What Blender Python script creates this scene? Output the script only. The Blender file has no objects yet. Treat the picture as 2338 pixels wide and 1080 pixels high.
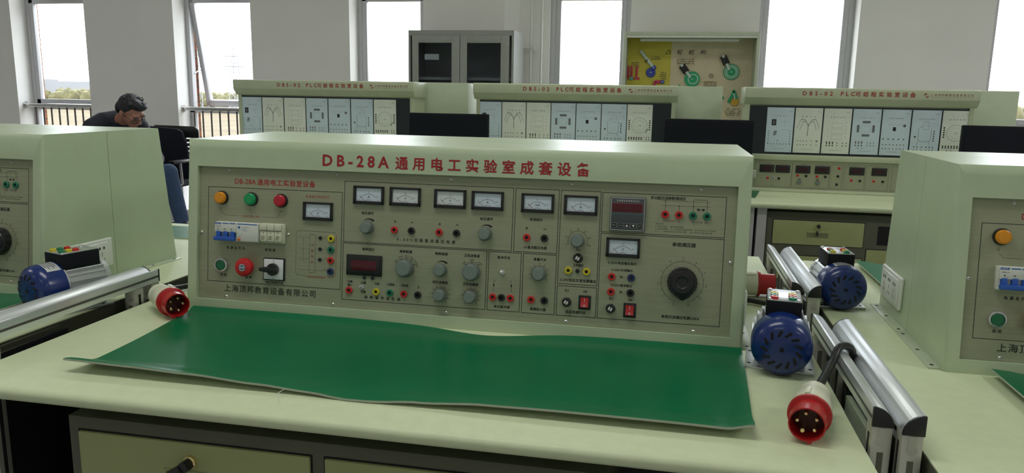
import bpy, bmesh, math, random
from mathutils import Vector, Matrix, noise

random.seed(4)
SC = bpy.context.scene
COL = SC.collection
PI = math.pi
TZ = 0.80            # height of every bench top above the floor

# ------------------------------------------------------------------ camera, sky, fill lights, exposure
def make_camera():
    yaw, pitch, roll = 0.1962, -0.1829, 0.0175
    f = Vector((-math.sin(yaw) * math.cos(pitch), math.cos(yaw) * math.cos(pitch), math.sin(pitch)))
    r = Vector((math.cos(yaw), math.sin(yaw), 0)); u = r.cross(f)
    r2 = r * math.cos(roll) + u * math.sin(roll); u2 = u * math.cos(roll) - r * math.sin(roll)
    cd = bpy.data.cameras.new('camera'); cam = bpy.data.objects.new('camera', cd); COL.objects.link(cam)
    m = Matrix((r2, u2, -f)).transposed().to_4x4(); m.translation = Vector((1.0372, -1.4919, 0.4843 + TZ))
    cam.matrix_world = m
    cd.sensor_fit = 'HORIZONTAL'; cd.sensor_width = 36.0; cd.lens = 1761.26 / 2338 * 36.0
    cd.clip_start = 0.02; cd.clip_end = 800
    SC.camera = cam
make_camera()

w = bpy.data.worlds.new('world'); SC.world = w; w.use_nodes = True
bg = w.node_tree.nodes['Background']
bg.inputs[0].default_value = (0.88, 0.95, 1.0, 1); bg.inputs[1].default_value = 6.0

def area(name, loc, rot, sx, sy, power, col=(1, 1, 1), portal=False):
    ld = bpy.data.lights.new(name, 'AREA'); ld.shape = 'RECTANGLE'; ld.size = sx; ld.size_y = sy
    ld.energy = power; ld.color = col
    if portal: ld.cycles.is_portal = True
    o = bpy.data.objects.new(name, ld); COL.objects.link(o); o.location = loc; o.rotation_euler = rot
    return o
# unseen fill lights added under the ceiling (three rows of wide panels)
for lx, k in ((-3.6, 1.05), (0.3, 1.0), (4.0, 1.5)):
    for ly, g in ((-3.3, 0.5), (-0.6, 1.45), (2.3, 1.0)):
        area('ceiling_fill', (lx, ly, 3.16), (0, 0, 0), 1.5, 0.6, 11.8 * k * g, (1.0, 1.0, 0.94))
SC.view_settings.view_transform = 'Standard'; SC.view_settings.look = 'None'
SC.view_settings.gamma = 1.0; SC.view_settings.use_curve_mapping = False
SC.view_settings.exposure = 0.15
SC.cycles.use_denoising = True
SC.cycles.max_bounces = 10; SC.cycles.diffuse_bounces = 6; SC.cycles.transparent_max_bounces = 16
SC.cycles.sample_clamp_indirect = 8.0

# ------------------------------------------------------------------ materials
MATS = {}
def mat(name, col, rough=0.5, metal=0.0, var=0.05, scale=18.0, bump=0.0, coat=0.0, spec=0.5, stretch=None, emit=0.0):
    if name in MATS: return MATS[name]
    m = bpy.data.materials.new(name); m.use_nodes = True
    nt = m.node_tree; b = nt.nodes['Principled BSDF']
    b.inputs['Roughness'].default_value = rough; b.inputs['Metallic'].default_value = metal
    b.inputs['Coat Weight'].default_value = coat; b.inputs['Specular IOR Level'].default_value = spec
    tc = nt.nodes.new('ShaderNodeTexCoord'); nz = nt.nodes.new('ShaderNodeTexNoise')
    nz.inputs['Scale'].default_value = scale; nz.inputs['Detail'].default_value = 4
    if stretch:
        mp = nt.nodes.new('ShaderNodeMapping'); mp.inputs['Scale'].default_value = stretch
        nt.links.new(tc.outputs['Object'], mp.inputs[0]); nt.links.new(mp.outputs[0], nz.inputs['Vector'])
    else:
        nt.links.new(tc.outputs['Object'], nz.inputs['Vector'])
    rp = nt.nodes.new('ShaderNodeMapRange')
    rp.inputs[1].default_value = 0.3; rp.inputs[2].default_value = 0.7
    rp.inputs[3].default_value = 1 - var; rp.inputs[4].default_value = 1 + var
    nt.links.new(nz.outputs['Fac'], rp.inputs[0])
    mx = nt.nodes.new('ShaderNodeVectorMath'); mx.operation = 'SCALE'
    mx.inputs[0].default_value = col[:3]
    nt.links.new(rp.outputs[0], mx.inputs['Scale']); nt.links.new(mx.outputs[0], b.inputs['Base Color'])
    if bump:
        bp = nt.nodes.new('ShaderNodeBump'); bp.inputs['Strength'].default_value = bump; bp.inputs['Distance'].default_value = 0.002
        nt.links.new(nz.outputs['Fac'], bp.inputs['Height']); nt.links.new(bp.outputs[0], b.inputs['Normal'])
    if emit:
        b.inputs['Emission Color'].default_value = (*col[:3], 1); b.inputs['Emission Strength'].default_value = emit
    MATS[name] = m
    return m

def glass_mat(name, tint=(1, 1, 1), refl=0.07, rough=0.02):
    if name in MATS: return MATS[name]
    m = bpy.data.materials.new(name); m.use_nodes = True; nt = m.node_tree
    nt.nodes.remove(nt.nodes['Principled BSDF'])
    out = nt.nodes['Material Output']
    tr = nt.nodes.new('ShaderNodeBsdfTransparent'); tr.inputs[0].default_value = (*tint, 1)
    gl = nt.nodes.new('ShaderNodeBsdfGlossy'); gl.inputs['Roughness'].default_value = rough
    fr = nt.nodes.new('ShaderNodeLayerWeight'); fr.inputs[0].default_value = refl
    mx = nt.nodes.new('ShaderNodeMixShader')
    nt.links.new(fr.outputs['Fresnel'], mx.inputs[0]); nt.links.new(tr.outputs[0], mx.inputs[1]); nt.links.new(gl.outputs[0], mx.inputs[2])
    nt.links.new(mx.outputs[0], out.inputs[0])
    MATS[name] = m
    return m

def brick_mat(name):
    m = bpy.data.materials.new(name); m.use_nodes = True; nt = m.node_tree; b = nt.nodes['Principled BSDF']
    tc = nt.nodes.new('ShaderNodeTexCoord'); sp = nt.nodes.new('ShaderNodeSeparateXYZ'); cb = nt.nodes.new('ShaderNodeCombineXYZ')
    ad = nt.nodes.new('ShaderNodeMath'); ad.operation = 'ADD'
    nt.links.new(tc.outputs['Object'], sp.inputs[0]); nt.links.new(sp.outputs[0], ad.inputs[0]); nt.links.new(sp.outputs[1], ad.inputs[1])
    nt.links.new(ad.outputs[0], cb.inputs[0]); nt.links.new(sp.outputs[2], cb.inputs[1])
    bt = nt.nodes.new('ShaderNodeTexBrick'); bt.inputs['Scale'].default_value = 1.0
    bt.inputs['Brick Width'].default_value = 0.24; bt.inputs['Row Height'].default_value = 0.068; bt.inputs['Mortar Size'].default_value = 0.006
    bt.inputs['Color1'].default_value = (0.17, 0.052, 0.014, 1); bt.inputs['Color2'].default_value = (0.20, 0.07, 0.018, 1); bt.inputs['Mortar'].default_value = (0.05, 0.03, 0.025, 1)
    nt.links.new(cb.outputs[0], bt.inputs['Vector']); nt.links.new(bt.outputs['Color'], b.inputs['Base Color'])
    b.inputs['Roughness'].default_value = 0.9
    MATS[name] = m
    return m

CREAM = mat('cream_paint', (0.455, 0.55, 0.37), 0.36, var=0.03)
CREAM2 = mat('cream_sheet', (0.46, 0.53, 0.39), 0.38, var=0.03)
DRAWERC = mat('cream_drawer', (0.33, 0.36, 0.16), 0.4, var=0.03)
TOPM = mat('bench_laminate', (0.62, 0.69, 0.46), 0.45, var=0.03, scale=40)
PANEL = mat('brushed_panel', (0.325, 0.345, 0.235), 0.42, 0.15, var=0.05, scale=6, stretch=(2, 60, 60))
GREYM = mat('grey_steel', (0.085, 0.09, 0.06), 0.5, var=0.05)
LIGHTST = mat('light_steel', (0.50, 0.50, 0.50), 0.4, 0.3)
ALU = mat('aluminium', (0.72, 0.75, 0.78), 0.36, 0.75, var=0.05, scale=8, stretch=(90, 1, 90))
ALU2 = mat('aluminium_post', (0.55, 0.55, 0.48), 0.38, 0.6, var=0.05)
ZINC = mat('zinc', (0.7, 0.7, 0.7), 0.25, 0.9)
BRASS = mat('brass', (0.85, 0.68, 0.36), 0.25, 0.95)
BLACK = mat('black_plastic', (0.012, 0.013, 0.014), 0.35)
DARK = mat('dark_void', (0.004, 0.004, 0.004), 0.8)
INK = mat('black_ink', (0.012, 0.012, 0.010), 0.6)
REDINK = mat('red_ink', (0.34, 0.016, 0.020), 0.5)
WHITEINK = mat('white_ink', (0.8, 0.8, 0.8), 0.5)
RED = mat('red_plastic', (0.42, 0.010, 0.012), 0.3)
REDB = mat('bright_red_plastic', (0.55, 0.020, 0.015), 0.3)
GREEN = mat('green_plastic', (0.005, 0.20, 0.085), 0.3)
YELLOW = mat('yellow_plastic', (0.62, 0.52, 0.02), 0.3)
BLUEP = mat('navy_plastic', (0.012, 0.03, 0.12), 0.3)
AMBER = mat('amber_lens', (0.66, 0.26, 0.012), 0.25, emit=0.03)
GREENL = mat('green_lens', (0.008, 0.30, 0.10), 0.25, emit=0.03)
REDL = mat('red_lens', (0.45, 0.012, 0.03), 0.25, emit=0.02)
GREYK = mat('grey_knob', (0.15, 0.185, 0.17), 0.4)
WHITEP = mat('white_plastic', (0.72, 0.74, 0.70), 0.28, var=0.02)
IVORY = mat('ivory_plastic', (0.66, 0.67, 0.52), 0.38, var=0.02)
LEVER = mat('blue_lever', (0.02, 0.10, 0.45), 0.35)
ORANGE = mat('orange_plastic', (0.7, 0.16, 0.03), 0.4)
DIAL = mat('meter_dial', (0.78, 0.86, 0.92), 0.4, var=0.02)
DIAL2 = mat('meter_dial_warm', (0.84, 0.87, 0.86), 0.4, var=0.02)
LENS = glass_mat('meter_lens', (0.98, 0.99, 1), 0.05)
LED = mat('led_window', (0.085, 0.006, 0.012), 0.2)
BLUEM = mat('motor_blue', (0.005, 0.024, 0.15), 0.25, coat=0.2, var=0.03)
MATG = mat('mat_green', (0.0004, 0.14, 0.054), 0.30, var=0.05, scale=9, spec=0.22)
MATE = mat('mat_edge', (0.40, 0.45, 0.37), 0.8)
WALL = mat('wall_paint', (0.82, 0.81, 0.79), 0.85, var=0.02, scale=3)
PVC = mat('window_pvc', (0.52, 0.52, 0.54), 0.35, var=0.02)
STEEL = mat('stainless', (0.6, 0.6, 0.6), 0.25, 0.9)
BARM = mat('guard_bar', (0.10, 0.085, 0.08), 0.5)
PANE = glass_mat('window_glass', (1, 1, 1), 0.04)
CABM = mat('cabinet_grey', (0.30, 0.31, 0.29), 0.4, var=0.03)
CABG = glass_mat('cabinet_glass', (0.80, 0.82, 0.86), 0.15)
SCREEN = mat('monitor_screen', (0.005, 0.007, 0.014), 0.35, spec=0.25)
CASEB = mat('black_case', (0.006, 0.007, 0.011), 0.6, spec=0.2)
BRICK = brick_mat('red_brick')

# ------------------------------------------------------------------ mesh builder
TEXTCACHE = {}
def text_geo(body, bold, space):
    k = (body, bold, round(space, 3))
    if k not in TEXTCACHE:
        c = bpy.data.curves.new('t', 'FONT'); c.body = body; c.resolution_u = 2; c.offset = bold; c.space_character = space
        o = bpy.data.objects.new('t', c); COL.objects.link(o); bpy.context.view_layer.update()
        me = bpy.data.meshes.new_from_object(o.evaluated_get(bpy.context.evaluated_depsgraph_get()))
        vs = [v.co.copy() for v in me.vertices]; fs = [tuple(p.vertices) for p in me.polygons]
        bpy.data.objects.remove(o); bpy.data.curves.remove(c); bpy.data.meshes.remove(me)
        xs = [v.x for v in vs] or [0, 1]; ys = [v.y for v in vs] or [0, 1]
        TEXTCACHE[k] = (vs, fs, min(xs), max(xs), min(ys), max(ys))
    return TEXTCACHE[k]

class MB:
    def __init__(s, M=None):
        s.bm = bmesh.new(); s.M = M or Matrix(); s.mats = []
    def mi(s, m):
        if m not in s.mats: s.mats.append(m)
        return s.mats.index(m)
    def raw(s, vs, fs, m, T=None):
        A = s.M @ T if T is not None else s.M
        bv = [s.bm.verts.new(A @ Vector(v)) for v in vs]; i = s.mi(m)
        for f in fs:
            try:
                nf = s.bm.faces.new([bv[k] for k in f]); nf.material_index = i
            except ValueError: pass
        return s
    def absorb(s, t, m, T=None):
        t.verts.index_update()
        s.raw([v.co.copy() for v in t.verts], [[v.index for v in f.verts] for f in t.faces], m, T); t.free()
        return s
    def box(s, lo, hi, m, bev=0.0, seg=2, T=None):
        t = bmesh.new(); bmesh.ops.create_cube(t, size=1)
        for v in t.verts: v.co = Vector([(lo[k] + hi[k]) / 2 + v.co[k] * (hi[k] - lo[k]) for k in range(3)])
        if bev: bmesh.ops.bevel(t, geom=t.edges[:], offset=bev, segments=seg, profile=0.5, affect='EDGES')
        return s.absorb(t, m, T)
    def lathe(s, prof, m, origin=(0, 0, 0), axis=(0, 0, 1), n=28, T=None):
        z = Vector(axis).normalized(); x = z.orthogonal().normalized(); y = z.cross(x); o = Vector(origin)
        vs = []; fs = []; rings = []
        for r, h in prof:
            if r < 1e-7:
                vs.append(o + z * h); rings.append([len(vs) - 1])
            else:
                b = len(vs)
                for k in range(n):
                    a = 2 * PI * k / n; vs.append(o + z * h + x * (r * math.cos(a)) + y * (r * math.sin(a)))
                rings.append(list(range(b, b + n)))
        for A, B in zip(rings, rings[1:]):
            for k in range(n):
                k2 = (k + 1) % n
                if len(A) == 1 and len(B) > 1: fs.append((A[0], B[k2], B[k]))
                elif len(B) == 1 and len(A) > 1: fs.append((A[k], A[k2], B[0]))
                elif len(A) > 1: fs.append((A[k], A[k2], B[k2], B[k]))
        return s.raw(vs, fs, m, T)
    def cyl(s, p0, p1, r, m, n=20, r1=None, bev=0.0, T=None):
        p0 = Vector(p0); d = Vector(p1) - p0; L = d.length; r1 = r if r1 is None else r1
        pr = [(0, 0), (r - bev, 0), (r, bev), (r1, L - bev), (r1 - bev, L), (0, L)] if bev else [(0, 0), (r, 0), (r1, L), (0, L)]
        return s.lathe(pr, m, p0, d, n, T)
    def prism(s, poly, h0, h1, m, T=None, bev=0.0):
        t = bmesh.new(); n = len(poly)
        a = [t.verts.new((x, y, h0)) for x, y in poly]; b = [t.verts.new((x, y, h1)) for x, y in poly]
        t.faces.new(a[::-1]); t.faces.new(b)
        for k in range(n): t.faces.new((a[k], a[(k + 1) % n], b[(k + 1) % n], b[k]))
        if bev: bmesh.ops.bevel(t, geom=t.edges[:], offset=bev, segments=2, profile=0.5, affect='EDGES')
        return s.absorb(t, m, T)
    def tube(s, pts, r, m, n=10, T=None, caps=True):
        P = [Vector(p) for p in pts]; vs = []; fs = []; x = None
        for i, p in enumerate(P):
            d = (P[min(i + 1, len(P) - 1)] - P[max(i - 1, 0)]).normalized()
            x = d.orthogonal().normalized() if x is None else (x - d * x.dot(d)).normalized()
            y = d.cross(x); rr = r[i] if isinstance(r, (list, tuple)) else r
            for k in range(n):
                a = 2 * PI * k / n; vs.append(p + x * (rr * math.cos(a)) + y * (rr * math.sin(a)))
        for i in range(len(P) - 1):
            for k in range(n):
                fs.append((i * n + k, i * n + (k + 1) % n, (i + 1) * n + (k + 1) % n, (i + 1) * n + k))
        if caps: fs += [tuple(range(n))[::-1], tuple(range((len(P) - 1) * n, len(P) * n))]
        return s.raw(vs, fs, m, T)
    def ell(s, c, r, m, T=None, u=20, v=12):
        t = bmesh.new(); bmesh.ops.create_uvsphere(t, u_segments=u, v_segments=v, radius=1)
        for q in t.verts: q.co = Vector([c[k] + q.co[k] * r[k] for k in range(3)])
        return s.absorb(t, m, T)
    # flat marks lying on the local xy plane
    def line(s, p, q, w, m, z=0.0):
        p = Vector((*p, 0)); q = Vector((*q, 0)); d = (q - p).normalized(); o = Vector((-d.y, d.x, 0)) * (w / 2); e = d * (w / 2)
        vs = [p - o - e, q - o + e, q + o + e, p + o - e]
        return s.raw([(v.x, v.y, z) for v in vs], [(0, 1, 2, 3)], m)
    def path(s, pts, w, m, z=0.0):
        for a, b in zip(pts, pts[1:]): s.line(a, b, w, m, z)
        return s
    def rect(s, a, b, w, m, z=0.0):
        x0, y0 = a; x1, y1 = b
        return s.path([(x0, y0), (x1, y0), (x1, y1), (x0, y1), (x0, y0)], w, m, z)
    def quad(s, a, b, m, z=0.0):
        return s.raw([(a[0], a[1], z), (b[0], a[1], z), (b[0], b[1], z), (a[0], b[1], z)], [(0, 1, 2, 3)], m)
    def poly(s, pts, m, z=0.0):
        return s.raw([(x, y, z) for x, y in pts], [tuple(range(len(pts)))], m)
    def arc(s, c, r0, r1, a0, a1, m, z=0.0, n=24, r0b=None, r1b=None):
        vs = []; fs = []
        for k in range(n + 1):
            t = k / n; a = a0 + (a1 - a0) * t
            q0 = r0 + ((r0b if r0b is not None else r0) - r0) * t; q1 = r1 + ((r1b if r1b is not None else r1) - r1) * t
            vs += [(c[0] + q0 * math.cos(a), c[1] + q0 * math.sin(a), z), (c[0] + q1 * math.cos(a), c[1] + q1 * math.sin(a), z)]
        for k in range(n): fs.append((2 * k, 2 * k + 1, 2 * k + 3, 2 * k + 2) if a1 < a0 else (2 * k, 2 * k + 2, 2 * k + 3, 2 * k + 1))
        return s.raw(vs, fs, m)
    def disc(s, c, r, m, z=0.0, n=16):
        return s.poly([(c[0] + r * math.cos(2 * PI * k / n), c[1] + r * math.sin(2 * PI * k / n)) for k in range(n)], m, z)
    def text(s, body, cx, cy, h, m, w=None, bold=0.0, z=0.0, rot=0.0, shear=0.0, heavy=0.0):
        """body centred on (cx, cy), glyphs h tall; spread to width w when given"""
        vs, fs, x0, x1, y0, y1 = text_geo(body, bold, 1.0); k = h / (y1 - y0); kx = k
        if w:
            if len(body) > 1:
                b1 = text_geo(body, bold, 2.0); g = ((b1[3] - b1[2]) - (x1 - x0))
                sp = min(max(1 + (w / k - (x1 - x0)) / max(g, 1e-6), 0.8), 3.0)
                vs, fs, x0, x1, y0, y1 = text_geo(body, bold, sp)
            kx = w / (x1 - x0)
        ca, sa = math.cos(rot), math.sin(rot); out = []
        for v in vs:
            X = (v.x - (x0 + x1) / 2) * kx; Y = (v.y - (y0 + y1) / 2) * k; X += shear * Y
            out.append((cx + ca * X - sa * Y, cy + sa * X + ca * Y, z))
        if heavy:      # a bolder face: the same glyphs thickened by small offsets
            for k, (dx, dy) in enumerate(((heavy, 0), (-heavy, 0), (0, heavy), (0, -heavy))): s.raw([(x + dx, y + dy, q * (0.85 - 0.15 * k)) for x, y, q in out], fs, m)
        return s.raw(out, fs, m)
    def mesh(s, name, sharp=32):
        bm = s.bm; bm.normal_update()
        cs = math.cos(math.radians(sharp))
        for f in bm.faces: f.smooth = True
        for e in bm.edges:
            if len(e.link_faces) != 2 or e.link_faces[0].normal.dot(e.link_faces[1].normal) < cs: e.smooth = False
        me = bpy.data.meshes.new(name); bm.to_mesh(me); bm.free()
        for m in s.mats: me.materials.append(m)
        return me

def link(name, me, parent=None, label=None, **kw):
    o = bpy.data.objects.new(name, me); COL.objects.link(o)
    if parent is not None: o.parent = parent
    if label: o['label'] = label
    for k, v in kw.items(): o[k] = v
    return o
def part(name, mb, parent, label=None, sharp=32, **kw):
    return link(name, mb.mesh(name, sharp), parent, label, **kw)
def thing(name, label, cat, loc=(0, 0, 0), rz=0.0, group=None):
    o = bpy.data.objects.new(name, None); COL.objects.link(o); o.empty_display_size = 0.1
    o.location = loc; o.rotation_euler = (0, 0, rz); o['label'] = label; o['category'] = cat
    if group: o['group'] = group
    return o
def single(name, mb, label, cat, group=None, loc=None, sharp=32):
    o = link(name, mb.mesh(name, sharp), None, label, category=cat)
    if group: o['group'] = group
    if loc: o.location = loc
    return o
def struct(name, mb, parent=None, sharp=32):
    o = link(name, mb.mesh(name, sharp), parent)
    if parent is None: o['kind'] = 'structure'
    return o
def copy_tree(o, parent=None):
    c = o.copy(); COL.objects.link(c)
    if parent is not None: c.parent = parent
    for ch in list(o.children): copy_tree(ch, c)
    return c
def dup(root, label, loc, rz=0.0, group=None):
    c = copy_tree(root); c.location = loc; c.rotation_euler = (0, 0, rz); c['label'] = label
    if group: c['group'] = group
    return c

# ------------------------------------------------------------------ room shell
YW, YG, YO = 5.05, 5.27, 5.385       # inner wall face, window plane, outer brick face
OPEN = [(-5.20, -4.39), (-3.463, -2.687), (-1.745, -1.072), (0.005, 0.688), (1.695, 2.432), (3.377, 4.10)]
ZS, ZL = 0.14, 2.96                  # sill and lintel heights
CEIL = 3.2
FLOORM = mat('floor_tile', (0.45, 0.46, 0.45), 0.35, var=0.06, scale=2)
CEILM = mat('ceiling_paint', (0.85, 0.85, 0.83), 0.9)
struct('floor', MB().box((-7.5, -5.5, -0.1), (6.5, 5.3, 0), FLOORM))
struct('ceiling', MB().box((-7.5, -5.5, CEIL), (6.5, 5.5, CEIL + 0.1), CEILM))
struct('wall_left', MB().box((-7.6, -5.5, 0), (-7.4, 5.5, CEIL), WALL))
struct('wall_right', MB().box((6.4, -5.5, 0), (6.6, 5.5, CEIL), WALL))
struct('wall_front', MB().box((-7.5, -5.6, 0), (6.5, -5.4, CEIL), WALL))
b = MB(); xs = -7.4
for i, (x0, x1) in enumerate(OPEN):
    if i == 3:   # the pier beside the pipes steps back into a shallow chase
        b.prism([(xs, YW), (-0.358, YW), (-0.262, 5.19), (x0, 5.19), (x0, 5.30), (xs, 5.30)], 0, CEIL, WALL)
    else:
        b.box((xs, YW, 0), (x0, 5.30, CEIL), WALL)
    b.box((x0, YW if i != 3 else 5.19, ZL), (x1, 5.30, CEIL), WALL); b.box((x0, YW, 0), (x1, 5.30, ZS), WALL)
    xs = x1
b.box((xs, YW, 0), (6.4, 5.30, CEIL), WALL)
struct('wall_back', b)
b = MB(); xs = -7.4
for x0, x1 in OPEN:
    b.box((xs, 5.305, 0), (x0 + 0.01, YO, CEIL), BRICK); b.box((x0, 5.305, ZL), (x1, YO, CEIL), BRICK); b.box((x0, 5.305, 0), (x1, YO, ZS - 0.02), BRICK)
    xs = x1 - 0.01
b.box((xs, 5.305, 0), (6.4, YO, CEIL), BRICK)
struct('wall_outside', b)

ZB, ZT = 1.10, 2.115                 # sash opening: bottom and top bars
for i, (x0, x1) in enumerate(OPEN):
    b = MB(); y0, y1 = YG - 0.035, YG + 0.03; fw = 0.042
    for lo, hi in (((x0, y0, ZS), (x0 + fw, y1, ZL)), ((x1 - fw, y0, ZS), (x1, y1, ZL)), ((x0, y0, ZS), (x1, y1, ZS + fw)),
                   ((x0, y0, ZL - fw), (x1, y1, ZL)), ((x0, y0, ZB - 0.045), (x1, y1, ZB)), ((x0, y0, ZT), (x1, y1, ZT + 0.05))):
        b.box(lo, hi, PVC, 0.004)
    fr = struct('window_%d' % (i + 1), b)
    for nm, lo, hi in (('lower_pane', ZS + fw, ZB - 0.045), ('upper_pane', ZT + 0.05, ZL - fw)):
        part(nm, MB().box((x0 + fw, YG, lo), (x1 - fw, YG + 0.006, hi), PANE), fr)
    sw = 0.045; L = x1 - x0 - 2 * fw; Hs = ZT - ZB
    b = MB()
    for lo, hi in (((0, -0.03, -Hs), (sw, 0.025, 0)), ((L - sw, -0.03, -Hs), (L, 0.025, 0)), ((0, -0.03, -Hs), (L, 0.025, -Hs + sw + 0.01)), ((0, -0.03, -sw), (L, 0.025, 0))):
        b.box(lo, hi, PVC, 0.004)
    b.box((L / 2 - 0.045, -0.045, -Hs + 0.015), (L / 2 + 0.045, -0.03, -Hs + 0.03), PVC, 0.004)
    sa = part('sash', b, fr); sa.location = (x0 + fw, YG - 0.002, ZT)
    part('sash_pane', MB().box((sw, 0, -Hs + sw), (L - sw, 0.006, -sw), PANE), sa)
    if i == 1:
        sa.rotation_euler = (math.radians(12.0), 0, 0)       # pushed open at the bottom
        part('stay_arm', MB().tube([(x0 + 0.045, YG, 1.42), (x0 + 0.06, YG + 0.15, 1.50)], 0.006, STEEL), fr)

# guard rails across the two left windows
for i in (0, 1):
    x0, x1 = OPEN[i]; yr = 5.13; zr = 1.095
    t = thing('window_guard_rail', ['steel guard rail with dark bars across the leftmost window', 'steel guard rail with dark bars below the tilted open window'][i], 'rail', (x0, yr, ZS), 0, 'window guard rails')
    part('handrail', MB().tube([(0, 0, zr - ZS), (x1 - x0, 0, zr - ZS)], 0.019, STEEL, 16), t)
    for xx in (0.004, x1 - x0 - 0.004):
        part('rosette', MB().cyl((xx - 0.004, 0, zr - ZS), (xx + 0.004, 0, zr - ZS), 0.033, STEEL, 20), t)
    n = int((x1 - x0) / 0.088)
    for k in range(n):
        xx = 0.10 + k * 0.088
        if xx < x1 - x0 - 0.02:
            part('baluster', MB().cyl((xx, 0.02, 0.0), (xx, 0.02, zr - ZS - 0.012), 0.008, BARM, 8), t)

# ------------------------------------------------------------------ outside
GROUNDM = mat('dry_grass_ground', (0.10, 0.072, 0.032), 0.95, var=0.3, scale=0.25)
struct('ground_outside', MB().box((-400, 5.6, -1.3), (400, 500, -1.2), GROUNDM))
HEDGEM = mat('hedge', (0.105, 0.096, 0.045), 0.95, var=0.35, scale=1.5)
b = MB()
for k in range(420):
    x = -122 + k * 0.4; r = random.uniform(0.75, 1.3)
    b.ell((x, 75 + random.uniform(-3, 3), -0.25 + 0.1 * r), (random.uniform(0.35, 0.9), 0.8, r), HEDGEM, u=7, v=5)
single('hedge', b, 'long dry yellow-green hedge out in the field beyond the windows', 'hedge').__setitem__('kind', 'stuff')
b = MB(); hm = mat('far_wall', (0.20, 0.205, 0.215), 0.9)
b.box((-142, 130, -1.2), (-122, 138, 2.6), hm); b.box((-121, 132, -1.2), (-112, 138, 2.2), hm)
single('far_building', b, 'low grey building on the horizon seen through the leftmost window', 'building')
for i, (x, h) in enumerate(((-45.5, 6.2), (-41.6, 5.4))):
    tm = mat('tower_steel', (0.22, 0.225, 0.235), 0.6); b = MB(); q = 0.55
    for sx in (-1, 1):
        for sy in (-1, 1): b.tube([(sx * q, sy * q, 0), (sx * 0.15, sy * 0.15, h + 1.2)], 0.04, tm, 5)
    for k in range(9):
        z0 = (h + 1.2) * k / 9; z1 = (h + 1.2) * (k + 1) / 9; a0 = q - (q - 0.15) * k / 9; a1 = q - (q - 0.15) * (k + 1) / 9
        b.tube([(-a0, -a0, z0), (a1, -a1, z1)], 0.025, tm, 4); b.tube([(a0, -a0, z0), (-a1, -a1, z1)], 0.025, tm, 4); b.tube([(-a0, -a0, z0), (a0, -a0, z0)], 0.025, tm, 4)
    for k in (0.7, 0.85): b.box((-1.1, -0.05, (h + 1.2) * k), (1.1, 0.05, (h + 1.2) * k + 0.08), tm)
    single('lattice_tower', b, ['taller lattice mast beyond the tilted open window', 'shorter lattice mast beyond the tilted open window'][i], 'mast', 'lattice masts outside', (x, 70, -1.2))
wm = mat('wire', (0.06, 0.062, 0.07), 0.6)
for i, (za, zb) in enumerate(((4.6, 3.4), (4.0, 2.95), (3.7, 2.6), (3.1, 2.2))):
    b = MB(); b.tube([(-110 + 12 * k, 62, za + (zb - za) * k / 20 - 0.12 * math.sin(PI * (k % 4) / 4)) for k in range(21)], 0.018, wm, 5)
    single('overhead_wire', b, 'thin overhead wire crossing the white sky behind the windows, %s' % ('uppermost', 'second from the top', 'third from the top', 'lowest of the four')[i], 'wire', 'overhead wires outside')

# ------------------------------------------------------------------ things along the window wall
def filing_cabinet():
    t = thing('filing_cabinet', 'grey steel cabinet with two glazed doors against the window wall', 'cabinet', (-1.052, 4.60, 0))
    W, D, H = 0.867, 0.40, 1.772
    b = MB(); e = 0.018
    b.box((0, 0.0, 0), (e, D, H), CABM); b.box((W - e, 0, 0), (W, D, H), CABM); b.box((e, 0, H - 0.04), (W - e, D, H), CABM)
    b.box((e, D - 0.015, 0), (W - e, D, H - 0.04), CABM); b.box((e, 0, 0), (W - e, D, 0.06), CABM); b.box((e, 0.0, 0.80), (W - e, D - 0.015, 0.83), CABM)
    part('carcass', b, t)
    for z in (1.385, 1.12): part('shelf', MB().box((e, 0.04, z), (W - e, D - 0.016, z + 0.022), CABM), t)
    for k, (xa, xb) in enumerate(((0.036, 0.430), (0.434, 0.832))):
        b = MB(); ga, gb = ((0.088, 0.364), (0.490, 0.764))[k]; z0, z1, g0, g1 = 0.84, 1.731, 0.93, 1.674
        for lo, hi in (((xa, -0.012, z0), (ga, 0.006, z1)), ((gb, -0.012, z0), (xb, 0.006, z1)), ((ga, -0.012, z0), (gb, 0.006, g0)), ((ga, -0.012, g1), (gb, 0.006, z1))): b.box(lo, hi, CABM, 0.002)
        d = part('glazed_door', b, t)
        part('door_glass', MB().box((ga, -0.004, g0), (gb, -0.001, g1), CABG), d)
        if k == 0: part('glass_reflection', MB().box((0.137, -0.0006, 1.542), (0.257, 0.0004, 1.587), WHITEP), d, 'white patch standing for a reflection in the glass')  # thin white sheet put in for a reflection on the door glass
        part('lower_door', MB().box((xa, -0.012, 0.07), (xb, 0.006, 0.79), CABM, 0.003), t)
    return t
filing_cabinet()

for i, (x, lab) in enumerate(((-0.146, 'white vertical pipe nearer the grey cabinet'), (-0.056, 'white vertical pipe beside the middle window frame'))):
    t = thing('vertical_pipe', lab, 'pipe', (x, 5.135, 0), 0, 'pipes in the wall chase')
    part('pipe', MB().cyl((0, 0, 0), (0, 0, CEIL), 0.0105, WHITEP, 14), t)
    if i == 0:
        part('branch_pipe', MB().tube([(-0.13, 0.0, 1.672), (0, 0.0, 1.668)], 0.007, WHITEP, 10), t)
        part('junction_box', MB().box((0.004, -0.012, 1.645), (0.04, 0.012, 1.69), WHITEP, 0.003), t)

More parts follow.
